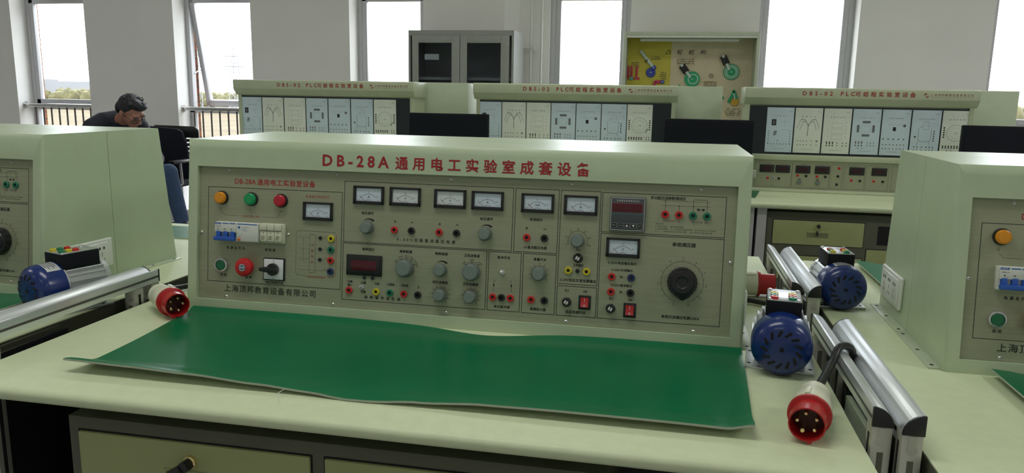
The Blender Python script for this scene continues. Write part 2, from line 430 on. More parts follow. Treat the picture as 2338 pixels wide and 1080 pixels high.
def display_case():
    t = thing('display_case', 'tall glazed display case of coloured cam mechanism models by the window', 'display case', (0.656, 4.75, 0))
    W, D, H = 1.026, 0.28, 1.777; cm = mat('case_paint', (0.50, 0.54, 0.43), 0.4)
    b = MB(); f = 0.026
    b.box((0, 0, 0.75), (f, D, H), cm, 0.003); b.box((W - f, 0, 0.75), (W, D, H), cm, 0.003); b.box((f, 0, H - 0.034), (W - f, D, H), cm, 0.003); b.box((f, 0, 0.75), (W - f, D, 0.79), cm, 0.003)
    b.box((f, D - 0.03, 0.79), (W - f, D, H - 0.034), cm)
    b.box((f, -0.004, H - 0.046), (W - f, 0.012, H - 0.034), WHITEP)
    part('case_frame', b, t); part('base_cabinet', MB().box((0, 0, 0), (W, D, 0.75), cm, 0.004), t)
    yb = D - 0.031; by = mat('board_yellow', (0.56, 0.48, 0.06), 0.6); bb = mat('board_beige', (0.62, 0.54, 0.37), 0.6); bt = mat('board_teal', (0.32, 0.60, 0.55), 0.6)
    A = Matrix.Translation((0, yb, 0)) @ Matrix.Rotation(PI / 2, 4, 'X')     # local x, z-up, out towards the room
    b = MB(A); b.box((f, 0.79, -0.006), (W - f, H - 0.034, 0.0), bb); b.box((f, 0.79, 0), (0.37, H - 0.034, 0.003), by); b.box((f, 0.79, 0.003), (W - f, 1.10, 0.006), bt)
    bd = part('backing_board', b, t)
    blue = mat('cam_blue', (0.03, 0.055, 0.36), 0.4); mag = mat('cam_red', (0.50, 0.03, 0.09), 0.4); teal = mat('cam_teal', (0.08, 0.35, 0.30), 0.4)
    gg = mat('cam_green', (0.015, 0.36, 0.15), 0.4); pale = mat('cam_pale', (0.55, 0.66, 0.62), 0.4); org = mat('cam_orange', (0.62, 0.34, 0.03), 0.4)
    def P(px, py):      # positions measured on the board, metres
        return px, py
    b = MB(A); b.text('凸轮机构', 0.484, 1.636, 0.038, INK, w=0.31, z=0.008, shear=0.25)
    for cx, cy, ww, rows in ((0.095, 1.545, 0.07, 3), (0.255, 1.59, 0.085, 2), (0.315, 1.47, 0.055, 4), (0.16, 1.355, 0.09, 3), (0.49, 1.575, 0.14, 3), (0.69, 1.40, 0.10, 5), (0.88, 1.19, 0.12, 4), (0.60, 1.29, 0.10, 1)):
        for r in range(rows):
            for q in range(int(ww / 0.009)):
                if random.random() < 0.82: b.quad((cx - ww / 2 + q * 0.009, cy - r * 0.016), (cx - ww / 2 + q * 0.009 + 0.006, cy - r * 0.016 + 0.009), mat('faint_ink', (0.20, 0.17, 0.08), 0.7), 0.0075)
    b.arc((0.692, 1.452), 0.016, 0.0185, 0, 2 * PI, INK, 0.0075); b.text('③', 0.692, 1.452, 0.022, INK, z=0.0076)
    part('board_lettering', b, bd)
    def mod(name, build):
        q = MB(A); build(q); part(name, q, bd)
    def rod(q, x0, y0, x1, y1, r, m, h=0.012):
        d = Vector((x1 - x0, y1 - y0, 0)); a = math.atan2(d.y, d.x)
        q.box((0, -r, 0), (d.length, r, h), m, 0.002, T=Matrix.Translation((x0, y0, 0.004)) @ Matrix.Rotation(a, 4, 'Z'))
    def plate(q, x, y, r, m, h=0.012, z=0.004): q.cyl((x, y, z), (x, y, z + h), r, m, 24, bev=0.002)
    def f1(q):
        for k, x in enumerate((0.035, 0.062, 0.102)):
            rod(q, x, 1.525, x, 1.435, 0.008, mag)
        q.prism([(0.027, 1.44), (0.043, 1.44), (0.035, 1.415)], 0.004, 0.016, mag); plate(q, 0.062, 1.425, 0.014, teal); rod(q, 0.078, 1.425, 0.128, 1.425, 0.008, mag)
    mod('follower_models', f1)
    def f2(q):
        rod(q, 0.125, 1.645, 0.228, 1.52, 0.011, pale, 0.02); rod(q, 0.165, 1.555, 0.185, 1.575, 0.003, INK, 0.03)
        plate(q, 0.215, 1.472, 0.038, blue); plate(q, 0.236, 1.512, 0.020, blue, 0.018); plate(q, 0.215, 1.474, 0.006, pale, 0.016); plate(q, 0.236, 1.512, 0.005, pale, 0.022)
    mod('blue_cam_model', f2)
    def f3(q):
        rod(q, 0.252, 1.40, 0.31, 1.40, 0.013, mag); rod(q, 0.248, 1.36, 0.252, 1.405, 0.012, mag); plate(q, 0.312, 1.40, 0.015, blue, 0.016); plate(q, 0.312, 1.40, 0.005, pale, 0.020)
    mod('lever_model', f3)
    for nm, cx, cy, ax, ay in (('green_cam_model', 0.545, 1.425, 0.478, 1.505), ('grooved_cam_model', 0.845, 1.485, 0.79, 1.575)):
        def f4(q):
            plate(q, cx, cy, 0.061, gg); q.arc((cx + (0.006 if nm[0:3] == 'gre' else 0), cy), 0.034, 0.041, 0, 2 * PI, pale, 0.0172, 32)
            if nm[0:3] == 'gro': q.arc((cx, cy), 0.048, 0.053, 0, 2 * PI, pale, 0.0172, 32)
            plate(q, cx, cy, 0.006, pale, 0.016); a = math.atan2(cy + 0.02 - ay, cx - 0.02 - ax)
            T = Matrix.Translation((ax, ay, 0.004)) @ Matrix.Rotation(a, 4, 'Z')
            q.box((-0.035, -0.026, 0), (0.035, 0.026, 0.022), INK, 0.003, T=T); q.box((-0.045, -0.010, 0.0), (-0.022, 0.010, 0.026), pale, 0.002, T=T); q.box((0.03, -0.010, 0.012), (0.085, 0.010, 0.026), pale, 0.002, T=T)
        mod(nm, f4)
    def f5(q):
        rod(q, 0.84, 1.245, 0.875, 1.335, 0.011, gg); rod(q, 0.875, 1.335, 0.90, 1.275, 0.011, gg); plate(q, 0.875, 1.335, 0.012, gg); plate(q, 0.885, 1.25, 0.03, org); rod(q, 0.875, 1.32, 0.885, 1.27, 0.005, pale, 0.02)
        q.prism([(0.425, 1.345), (0.467, 1.345), (0.446, 1.385)], 0.004, 0.016, gg); rod(q, 0.775, 1.285, 0.80, 1.285, 0.010, gg)
    mod('pendulum_model', f5)
    part('tube_lamp', MB().cyl((0.127, 0.11, 1.722), (0.877, 0.11, 1.722), 0.0135, WHITEP, 16), t)
    part('front_glass', MB().box((f, 0.018, 0.79), (W - f, 0.022, H - 0.034), PANE), t)
display_case()

# ------------------------------------------------------------------ bench consoles (front row)
CW, CH, CA, CD = 1.2, 0.3741, 0.0438, 0.484        # width, height, lean of the front, depth
CL = math.hypot(CH, CA)
EV = Vector((0, CA, CH)) / CL; EN = Vector((0, -CH, CA)) / CL
def panel_matrix(depth):
    """x along the panel, y up the slope, z out of it; units are millimetres"""
    o = -EN * depth
    return Matrix(((1, 0, 0, o.x), (0, EV.y, EN.y, o.y), (0, EV.z, EN.z, o.z), (0, 0, 0, 1))) @ Matrix.Scale(0.001, 4)
PM = panel_matrix(0.009); FM = panel_matrix(0.0)

def housing():
    """one half of the double-sided sheet-metal hood: leaning front with an opening, top and sides"""
    bm = bmesh.new(); ym = CD / 2 - 0.0008; hx0, hx1, hv0, hv1 = 0.0252, CW - 0.0252, 0.0253, 0.3188
    def F(x, v, d=0.0): return Vector((x, 0, 0)) + EV * v - EN * d
    def V(c): return bm.verts.new(c)
    A, B_, C, D = V(F(0, 0)), V(F(CW, 0)), V(F(CW, CL)), V(F(0, CL))
    a, b, c, d = V(F(hx0, hv0)), V(F(hx1, hv0)), V(F(hx1, hv1)), V(F(hx0, hv1))
    a2, b2, c2, d2 = [V(F(x, v, 0.010)) for x, v in ((hx0, hv0), (hx1, hv0), (hx1, hv1), (hx0, hv1))]
    m0, m1, m2, m3 = V((0, ym, 0)), V((CW, ym, 0)), V((CW, ym, CH)), V((0, ym, CH))
    for q in ((A, B_, b, a), (B_, C, c, b), (C, D, d, c), (D, A, a, d), (a, b, b2, a2), (b, c, c2, b2), (c, d, d2, c2), (d, a, a2, d2), (a2, b2, c2, d2),
              (D, C, m2, m3), (B_, m1, m2, C), (A, D, m3, m0), (m0, m3, m2, m1), (A, m0, m1, B_)):
        bm.faces.new(q)
    ed = [e for e in bm.edges if set(e.verts) in ({A, D}, {B_, C})]
    bmesh.ops.bevel(bm, geom=ed, offset=0.008, segments=4, profile=0.5, affect='EDGES')
    ed = [e for e in bm.edges if all((v.co - EV * CL - Vector((v.co.x, 0, 0))).length < 1e-4 for v in e.verts)]
    bmesh.ops.bevel(bm, geom=ed, offset=0.013, segments=1, profile=0.5, affect='EDGES')
    return bm

METERS = [(274.2, 211.4, 341.7, 250.6, 'V', 0), (388.5, 251.1, 456.2, 289.9, 'A', 0), (469.5, 251.3, 537.2, 290.0, 'V', 1), (566.9, 251.0, 634.9, 289.9, 'V', 1),
          (647.2, 250.9, 714.4, 289.4, 'A', 0), (751.5, 250.4, 818.5, 288.9, 'mA', 0), (838.9, 249.8, 906.2, 289.0, 'A', 0), (927.1, 169.6, 993.9, 208.2, 'V', 0)]
SECTIONS = [(46.8, 65.1, 362.1, 274.1), (367.0, 169.2, 734, 298.4), (366.8, 44.5, 683.1, 166.4), (687.4, 44.5, 755.3, 166), (738.8, 169.2, 827.9, 298.2), (832.2, 108.9, 912, 298.2),
            (760, 44, 828.1, 166), (832.3, 44, 912.2, 104.6), (915.6, 218.6, 1154.3, 297.2), (915.6, 44.1, 1154.5, 215.4)]
SCREWS = [(95.6, 312), (348.4, 311.8), (31.1, 172), (94.2, 32), (347, 32), (601.6, 311), (600.3, 32), (852.9, 311), (852.9, 32), (1105, 311), (1168.5, 171), (1105.5, 31)]
SOCKETS = [(339.3, 173.8, 'y'), (339.3, 149.6, 'g'), (339.4, 126.6, 'r'), (339.4, 102.7, 'b'), (481.4, 200, 'r'), (519, 200, 'k'), (579.5, 200, 'r'), (616.9, 200, 'k'), (383.2, 65.6, 'r'),
           (444.6, 66, 'y'), (475.5, 65.7, 'g'), (506.5, 65.3, 'r'), (537.3, 65.5, 'k'), (699, 72, 'r'), (717.4, 72, 'k'), (736.2, 72, 'r'), (765.2, 199, 'r'), (801.6, 199.4, 'k'),
           (779.4, 72.2, 'r'), (806.9, 72.2, 'k'), (853.2, 136.8, 'y'), (890.1, 136.6, 'y'), (1039.2, 259, 'r'), (1065.8, 259, 'r'), (1092.6, 258.8, 'g'), (1119.3, 258.7, 'g'),
           (941, 129.6, 'r'), (979.6, 129.8, 'b'), (941, 99.2, 'r'), (979.6, 99.4, 'k')]
KNOBS = [(421.8, 202.2, 13.2, 18), (678.8, 202, 13.2, 18), (585.9, 121.6, 13.2, 18), (586.8, 69.2, 13, 18), (652, 70, 13.4, 18), (508.2, 120.8, 18.2, 20), (652.7, 121.5, 17.8, 20), (869.6, 198.2, 13.4, 18), (793.6, 126.5, 13.8, 18)]

def console_part_meshes(root):
    bm = housing(); b = MB(); b.absorb(bm, CREAM)
    part('housing', b, root)
    bm = housing(); b = MB(Matrix.Translation((CW, CD, 0)) @ Matrix.Rotation(PI, 4, 'Z')); b.absorb(bm, CREAM)
    part('rear_housing', b, root)
    part('header_lettering', MB(FM).text('通用电工实验室成套设备', 685.6, 340.4, 27.8, REDINK, w=407, bold=0.014, z=0.5, heavy=0.3), root, 'dark red title lettering')
    part('model_lettering', MB(FM).text('DB-28A', 393.6, 340.9, 24.2, REDINK, w=148, bold=0.014, z=0.5, heavy=0.4), root, 'dark red model lettering')
    pn = part('control_panel', MB(PM).box((26.2, 26.3, -0.8), (CW * 1000 - 26.2, 317.8, 0), PANEL), root, 'grey-green control panel')
    for u, v in SCREWS:
        b = MB(PM); b.lathe([(0, 2.2), (2.2, 2.0), (3.4, 0.9), (3.6, 0)], ZINC, (u, v, 0), (0, 0, 1), 12); b.line((u - 2, v - 1), (u + 2, v + 1), 0.8, DARK, 2.3)
        part('screw', b, pn)
    # black printing
    b = MB(PM); z = 0.15; T_ = lambda s, x, y, h=6.4, w=None, bold=0.008: b.text(s, x, y, h, INK, w=w, bold=bold, z=z, heavy=0.16)
    for x0, y0, x1, y1 in SECTIONS: b.rect((x0, y0), (x1, y1), 1.15, INK, z)
    b.text('上海顶邦教育设备有限公司', 197, 51.2, 15.5, INK, w=217, bold=0.0, z=z, heavy=0.22)
    T_('电源总开关', 114.5, 141.5, 6.6, 44); T_('保险座', 197, 141.4, 6.6, 25); T_('启动', 85.5, 80.5, 6.4, 15); T_('急停', 146, 78.6, 6.4, 15); T_('电压转换开关', 209, 70.3, 6.2, 40)
    T_('电压调节', 420.5, 232.4, 6.4, 27); T_('电压调节', 679.5, 232.4, 6.4, 27); T_('频率指示', 424, 155.4, 6.4, 27); T_('频率粗调', 507.5, 155.2, 6.6, 27); T_('频率细调', 585.4, 155, 6.6, 27); T_('正弦波衰减', 651.4, 154.8, 6.4, 33)
    T_('矩形波幅度', 585, 95, 6.4, 33); T_('正弦波幅度', 650.8, 95.2, 6.4, 33); T_('+', 482.1, 217.6, 5.5); T_('—', 519.4, 217.2, 1.2, 5.5); T_('+', 579.7, 217.1, 5.5); T_('—', 617.4, 217.2, 1.2, 5.5)
    T_('0-30V双路直流稳压电源', 550.8, 180.8, 7.4, 127, 0.004); T_('函数信号发生器', 458.5, 53, 6.8, 80); T_('外测', 384.2, 83.9, 5.6, 10.5); T_('输入', 384.3, 76.9, 5.6, 10.5); T_('内测', 415.1, 83.1, 5.8, 11); T_('外测', 414.9, 63.6, 5.8, 11)
    T_('方波', 445.7, 83.1, 5.8, 11); T_('三角波', 476.2, 83.4, 5.8, 17); T_('正弦波', 507.4, 83.5, 5.8, 17); T_('⊥', 538.1, 82.7, 6)
    T_('脉冲开关', 719, 154.8, 6.4, 27); T_('单次脉冲源', 718.7, 52.8, 6.2, 33); T_('电流指示', 783, 236.3, 6.2, 26); T_('+', 764.4, 217.8, 5.5); T_('—', 801.7, 217.4, 1.2, 5.5); T_('5V直流稳压电源', 783.6, 179.2, 6.2, 47)
    T_('FU', 872, 179.2, 5, 7.5); T_('工作指示', 872.8, 148.3, 5.8, 21); T_('2-24V低压交流电源输出', 873.4, 117.4, 6.4, 73); T_('音量开关', 794.3, 155.3, 6.2, 26); T_('音频放大器', 794.2, 53, 6.4, 33)
    T_('FU', 852.3, 95.5, 5, 7.5); T_('ON', 889.3, 95.6, 5, 8); T_('低压电源开关', 871.6, 52.4, 6.6, 41); T_('多功能交流参数测试仪', 1043.8, 290.8, 6.8, 68); T_('单相调压器', 1078.9, 200.8, 8.6, 45, 0.012)
    T_('0-250V电压输出指示', 960.4, 157.6, 5.4, 56); T_('0-220V交流输出', 960.8, 143.8, 5.4, 41); T_('0-220V直流输出', 960.9, 113, 5.4, 41); T_('单相交流调压电源0.5KA', 1079, 56.8, 6.6, 73); T_('2A', 960.3, 130, 4.8, 6.5); T_('2A', 960.6, 99.8, 4.8, 6.5)
    T_('FU', 941.9, 85, 5, 7.5); T_('ON', 979.8, 85.1, 5, 8); T_('输入端', 1107, 271, 4.6, 14)
    for s, y, x0, x1 in (('显示方式：', 240, 1021.9, 1039), ('1.P显示功率，F显示功率因数', 235.2, 1021.9, 1076), ('2.F显示频率，U-I-P为电压电流功率，红灯亮时为千位数值', 230.3, 1021.9, 1137), ('3.U-I-P键选择显示交流参数，绿灯亮时为有效位置', 225.6, 1021.9, 1130)):
        b.text(s, (x0 + x1) / 2, y, 3.4, INK, w=x1 - x0, z=z)
    b.text('U/V 0-450V 0/2', 1052, 246.8, 3.6, REDINK, w=33, z=z); b.text('2A  0-2A  2A', 1106, 246.4, 3.4, INK, w=30, z=z)
    # wiring sketches
    b.path([(1031.1, 285.7), (1125.7, 285.9)], 0.5, INK, z); b.path([(1031.6, 276.6), (1126, 277)], 0.5, INK, z)
    for x, y in ((1039, 285.8), (1065.7, 276.8)): b.path([(x, 266), (x, y)], 0.7, INK, z); b.disc((x, y), 1.1, INK, z)
    for x in (1092.3, 1119): b.path([(x, 266), (x, 289)], 0.7, INK, z); b.disc((x, 277), 0.9, INK, z)
    for k in range(6): b.arc((1094.5 + k * 4.45, 288.6), 1.7, 2.3, 0, PI, INK, z, 8)
    for x, sg in ((700, -1), (737, 1)):
        b.path([(x - 3 * sg * -1, 85), (x, 85), (x, 107), (x + 4 * (-sg), 107)], 0.6, INK, z); b.poly([(x - 2.2, 95.5), (x + 2.2, 95.5), (x, 101)], INK, z)
    b.path([(78, 221.5), (86, 213.2), (118, 212.6)], 0.5, INK, z); b.path([(219, 221.5), (211, 213), (178, 212.6)], 0.5, INK, z)
    # overload protection sketch
    g = mat('grey_ink', (0.10, 0.09, 0.07), 0.6); b.path([(258, 183), (258, 96), (263, 91), (280, 91)], 0.7, g, z); b.path([(258, 183), (263, 187.5), (346, 187.2), (351, 182)], 0.7, g, z)
    b.path([(351, 182), (351, 96), (346, 91), (330, 91)], 0.7, REDINK, z); b.rect((289.5, 97.4), (302.6, 180.4), 0.7, g, z)
    for k, s in enumerate('过载保护'): b.text(s, 296, 158 - k * 12.5, 6.2, REDINK, z=z)
    for y in (173.8, 149.8, 126.8):
        b.path([(263, y), (271, y), (276, y - 4)], 0.5, g, z); b.path([(277, y), (289, y)], 0.5, g, z); b.path([(303, y), (331, y)], 0.5, g, z); b.disc((314.4, y), 4.1, BLACK, z + 1.5)
    b.path([(263, 103), (331, 103)], 0.5, g, z); b.path([(275, 172), (275, 124)], 0.5, g, z)
    for s, x, y in (('U', 327, 178), ('V', 327, 153.8), ('W', 327, 130.6), ('N', 327, 106.4)): b.text(s, x, y, 3.8, REDINK, z=z)
    # dial scales
    def scale(u, v, r, n, a0, a1, labels, ring=True, tick=2.2, hl=3.6, step=1, off=6):
        if ring: b.arc((u, v), r, r + 0.6, a0, a1, INK, z, 40)
        for k in range(n):
            a = a0 + (a1 - a0) * k / (n - 1); c, s = math.cos(a), math.sin(a)
            b.line((u + c * r, v + s * r), (u + c * (r + tick), v + s * (r + tick)), 0.6, INK, z)
            if k % step == 0 and k // step < len(labels): b.text(labels[k // step], u + c * (r + off), v + s * (r + off), hl, INK, z=z)
    D = math.radians
    scale(1079.0, 127.3, 40.5, 21, D(-108), D(-432 + 0), ['0', '1', '2', '3', '4', '5', '6', '7', '8', '9', '10'], tick=2.6, hl=4.0, step=2, off=6.5)
    scale(869.6, 197.6, 19.5, 7, D(200), D(-20), ['3', '6', '9', '12', '15', '18', '24'], hl=3.8, off=5)
    scale(793.6, 126.2, 16.5, 9, D(215), D(-35), list('012345678'), hl=3.2, off=4.5)
    for u, v in ((586.8, 69), (652, 70)): scale(u, v, 16, 11, D(230), D(-50), list('0123456789') + ['10'], hl=3.0, off=4.4)
    for u, v, rr, ks, lb in ((508.2, 120.8, 21, (150, 118, 86, 54, 22), ('20Hz', '200Hz', '2KHz', '20KHz', '200KHz')), (652.7, 121.5, 20.5, (135, 92, 48), ('0dB', '20dB', '40dB'))):
        b.arc((u, v), rr, rr + 0.5, D(ks[0]), D(ks[-1]), INK, z)
        for k, s in zip(ks, lb):
            b.disc((u + rr * math.cos(D(k)), v + rr * math.sin(D(k))), 1.3, INK, z); b.text(s, u + (rr + 4.6) * math.cos(D(k)), v + (rr + 4.6) * math.sin(D(k)), 3.2, INK, z=z, rot=D(k - 90))
    for u, v in ((421.8, 202.2), (678.8, 202), (585.9, 121.6)):
        b.arc((u, v), 17.2, 17.6, D(128), D(48), INK, z, 20, 16.6, 21.0)
    part('panel_printing', b, pn, 'black printed labels and section lines')
    b = MB(PM); b.text('通用电工实验室设备', 231.5, 288.4, 13.6, REDINK, w=136, bold=0.008, z=z, heavy=0.2); b.text('DB-28A', 135, 288.2, 10.6, REDINK, w=50, bold=0.0, z=z, heavy=0.25); b.text('电源电压转换显示', 305.4, 262, 5.8, REDINK, w=54, z=z); b.text('三相电压输入指示', 148.5, 212.6, 4.8, REDINK, w=45, z=z); b.text('三相四线电源输出', 304.3, 88.6, 5.2, REDINK, w=45, z=z)
    for s, x in (('U', 76.4), ('V', 148), ('W', 219.8)): b.text(s, x, 226.8, 4.4, INK, z=z)
    part('red_panel_printing', b, pn, 'red printed labels')
    # analogue meters
    for x0, y0, x1, y1, s, warm in METERS:
        cx, cy = (x0 + x1) / 2, (y0 + y1) / 2; b = MB(PM); B4 = 5.0
        b.box((x0, y0, 0), (x1, y0 + 7, 6), BLACK, 0.6); b.box((x0, y1 - 4.5, 0), (x1, y1, 6), BLACK, 0.6); b.box((x0, y0, 0), (x0 + B4 + 1, y1, 6), BLACK, 0.6); b.box((x1 - B4, y0, 0), (x1, y1, 6), BLACK, 0.6)
        mt = part('panel_meter', b, root); mt['label'] = 'black framed %s panel meter' % {'V': 'volt', 'A': 'amp', 'mA': 'milliamp'}[s]
        b = MB(PM); b.quad((x0 + 5, y0 + 6), (x1 - 4, y1 - 4), DIAL2 if warm else DIAL, 2.0); part('dial_face', b, mt)
        b = MB(PM); pv = (cx, y0 + 1.0); R = 20.5
        b.arc(pv, R, R + 0.5, D(140), D(40), INK, 2.1, 24)
        for k in range(11):
            a = D(140 - 10 * k); l = 3.2 if k % 5 == 0 else 1.8; b.line((pv[0] + R * math.cos(a), pv[1] + R * math.sin(a)), (pv[0] + (R + l) * math.cos(a), pv[1] + (R + l) * math.sin(a)), 0.45, INK, 2.1)
            if k % 5 == 0: b.text(str(k // 5 * 15 if s != 'V' else k // 5 * 25), pv[0] + (R + 5.2) * math.cos(a), pv[1] + (R + 5.2) * math.sin(a), 2.4, INK, z=2.1)
        b.text(s, cx, y0 + 16.0, 5.0, INK, bold=0.01, z=2.1); b.arc(pv, 8.6, 9.2, D(150), D(30), INK, 2.1, 16)
        b.text('85L17', x0 + 12, y0 + 9.4, 1.8, REDINK, z=2.1); b.text('～2.5', x1 - 13, y0 + 9.4, 1.8, INK, z=2.1)
        part('dial_markings', b, mt)
        a = D(141); b = MB(PM); b.line((pv[0] + 11 * math.cos(a), pv[1] + 11 * math.sin(a)), (pv[0] + 24 * math.cos(a), pv[1] + 24 * math.sin(a)), 0.6, REDINK, 3.0); part('needle', b, mt)
        part('meter_glass', MB(PM).box((x0 + 5.5, y0 + 6.5, 4.0), (x1 - 4.5, y1 - 4.2, 4.8), LENS), mt)
    # indicator lamps
    for u, v, m, nm in ((80.2, 250.8, AMBER, 'amber'), (151.3, 250.5, GREENL, 'green'), (221.6, 250.2, REDL, 'red')):
        b = MB(PM); b.lathe([(0, 0), (15.2, 0), (15.2, 4), (14.2, 6), (12.6, 6), (12.6, 3), (0, 3)], BLACK, (u, v, 0), (0, 0, 1), 32)
        lp = part('indicator_lamp', b, root, '%s indicator lamp' % nm)
        part('lens', MB(PM).lathe([(12.9, 3), (12.9, 10.5), (12.3, 12.4), (10.6, 13.6), (10.0, 13.2), (9.6, 14), (0, 14.4)], m, (u, v, 0), (0, 0, 1), 32), lp, '%s lens' % nm)
    u, v = 82.8, 102.2
    st = part('start_button', MB(PM).lathe([(0, 0), (15.5, 0), (15.5, 6), (14.6, 8), (12.2, 8.4), (11.8, 5), (0, 5)], ZINC, (u, v, 0), (0, 0, 1), 32), root, 'green start button in a chrome ring')
    part('button_cap', MB(PM).lathe([(11.2, 4), (11.2, 7.6), (10.4, 8.3), (0, 8.3)], mat('dark_green_plastic', (0.006, 0.13, 0.05), 0.3), (u, v, 0), (0, 0, 1), 32), st)
    u, v = 145, 102
    es = part('emergency_stop', MB(PM).lathe([(0, 0), (14, 0), (14, 9), (17, 11), (20, 14), (20.2, 19), (18.6, 22.5), (15.5, 24.2), (0, 25.2)], mat('stop_red', (0.55, 0.015, 0.02), 0.3), (u, v, 0), (0, 0, 1), 36), root, 'red mushroom stop button')
    b = MB(PM); ring = mat('stop_ring', (0.06, 0.12, 0.18), 0.4); zz = 25.6
    b.disc((u, v), 8.2, ring, zz, 28); b.arc((u, v), 6.3, 7.4, D(30), D(150), WHITEINK, zz + 0.1); b.arc((u, v), 6.3, 7.4, D(210), D(330), WHITEINK, zz + 0.1); b.text('STOP', u, v, 4.4, WHITEINK, w=13, bold=0.015, z=zz + 0.1)
    part('stop_lettering', b, es)
    # circuit breaker
    x0, y0, x1, y1 = 74.0, 156.6, 178.6, 199.2; wb = mat('breaker_white', (0.66, 0.68, 0.63), 0.35)
    b = MB(PM); b.box((x0, y0, 0), (x1, y1, 14), wb, 1.0); b.box((x0 + 53, y0 + 2, 10), (x1 - 0.5, y1 - 1, 20), wb, 1.0); b.box((x0 + 1, y0 + 20, 10), (x0 + 53, y1 - 1, 20), wb, 1.0); b.box((x0 + 1, y0 + 2, 10), (x0 + 53, y0 + 6, 17), wb, 0.8)
    br = part('circuit_breaker', b, root, 'white three pole circuit breaker with blue levers')
    for k in range(3):
        xx = x0 + 4.5 + k * 17
        b = MB(PM); b.box((xx, y0 + 7, 12), (xx + 10, y0 + 22, 21), LEVER, 1.2); part('breaker_lever', b, br)
    part('lever_bar', MB(PM).box((x0 + 1.5, y0 + 1.5, 17), (x0 + 51, y0 + 10.5, 26), LEVER, 1.6), br, 'blue lever tie bar')
    part('test_button', MB(PM).box((x0 + 56, y0 + 3, 19), (x0 + 63, y0 + 8.5, 21.4), ORANGE, 0.6), br, 'orange test button')
    b = MB(PM); zz = 20.2; lb = mat('breaker_blue', (0.02, 0.12, 0.42), 0.5)
    b.poly([(x0 + 1.5, y1 - 1.6), (x0 + 17, y1 - 1.6), (x0 + 15, y1 - 5.6), (x0 + 1.5, y1 - 5.6)], lb, zz); b.text('CHNT', x0 + 8, y1 - 3.6, 2.6, WHITEINK, w=11, z=zz + 0.1)
    for xa, xb in ((19, 34), (36, 51), (55, 102)): b.quad((x0 + xa, y1 - 4.2), (x0 + xb, y1 - 2.2), lb, zz)
    b.text('NXBLE-63', x0 + 10, y1 - 10, 2.0, INK, z=zz)
    for k in range(3): b.poly([(x0 + 7 + 16 * k, y1 - 15), (x0 + 11 + 16 * k, y1 - 15), (x0 + 9 + 16 * k, y1 - 17.5)], INK, zz); b.path([(x0 + 8 + 16 * k, y1 - 21), (x0 + 12 + 16 * k, y1 - 19)], 0.4, INK, zz)
    b.quad((x0 + 57, y1 - 13), (x0 + 62, y1 - 8), lb, zz); b.text('NXBLE-63 C32', x0 + 75, y1 - 10, 1.8, INK, z=zz); b.text('230/400V~', x0 + 72, y1 - 15, 1.8, lb, z=zz); b.text('IΔn 0.03A', x0 + 74, y1 - 18, 1.8, lb, z=zz); b.text('T', x0 + 66, y0 + 14, 2.0, INK, z=zz); b.text('每月按一次', x0 + 60.5, y0 + 12, 1.6, INK, z=zz)
    part('breaker_lettering', b, br)
    # fuse block
    x0, y0, x1, y1 = 180, 157.4, 233.6, 200; b = MB(PM); b.box((x0, y0, 0), (x1, y1, 10), IVORY, 1.0); b.box((x0 + 1, y1 - 18, 8), (x1 - 1, y1 - 14, 13), IVORY, 0.6)
    fb = part('fuse_block', b, root, 'ivory three way fuse block')
    for k in range(3):
        xx = x0 + 1.4 + k * 17; part('fuse_carrier', MB(PM).box((xx, y0 + 4, 9), (xx + 16, y0 + 26, 17), IVORY, 1.0), fb)
        part('fuse_cover', MB(PM).box((xx, y1 - 15, 9), (xx + 16, y1 - 1, 19), IVORY, 1.2), fb)
    b = MB(PM)
    for k in range(3):
        xx = x0 + 9.4 + k * 17; b.poly([(xx - 1.5, y0 + 23), (xx + 1.5, y0 + 23), (xx, y0 + 20)], INK, 17.2)
        for q in range(3): b.quad((xx - 5, y0 + 8 + q * 3.2), (xx + 2 + q, y0 + 9.2 + q * 3.2), mat('grey_ink', (0.1, 0.09, 0.07)), 17.2)
    part('fuse_lettering', b, fb); part('fixing_screw', MB(PM).lathe([(0, 2), (2, 1.8), (3.4, 0)], ZINC, (238.5, 178, 0), (0, 0, 1), 12), fb)
    # cam switch
    x0, y0, x1, y1 = 183.2, 75.3, 233.7, 124.6; cx, cy = 208.5, 100
    rs = part('rotary_switch', MB(PM).box((x0, y0, 0), (x1, y1, 5), BLACK, 1.6), root, 'black rotary changeover switch on a silver plate')
    b = MB(PM); b.box((x0 + 2.5, y0 + 2.5, 4), (x1 - 2.5, y1 - 2.5, 5.8), mat('silver_plate', (0.78, 0.80, 0.81), 0.4, 0.1), 0.6); pl = part('switch_plate', b, rs)
    b = MB(PM); b.text('0', cx, y1 - 6, 4, INK, z=5.95); b.text('VN', cx, y0 + 5.5, 3.4, INK, z=5.95); b.line((cx, y1 - 9), (cx, y1 - 12), 0.7, INK, 5.95); part('switch_lettering', b, rs)
    b = MB(PM); b.lathe([(0, 5), (13.5, 5), (13.5, 12), (12.5, 13.5), (0, 14)], BLACK, (cx, cy, 0), (0, 0, 1), 28); b.prism([(cx - 27, cy + 3.5), (cx - 27, cy - 3.5), (cx - 12, cy - 6), (cx + 14, cy - 4), (cx + 14, cy + 4), (cx - 12, cy + 6)], 12, 21, BLACK, bev=1.5); part('switch_handle', b, rs)
    # banana sockets
    smat = {'r': REDB, 'k': BLACK, 'y': YELLOW, 'g': mat('socket_green', (0.004, 0.17, 0.09), 0.3), 'b': BLUEP}; snm = dict(r='red', k='black', y='yellow', g='green', b='dark blue')
    cache = {}
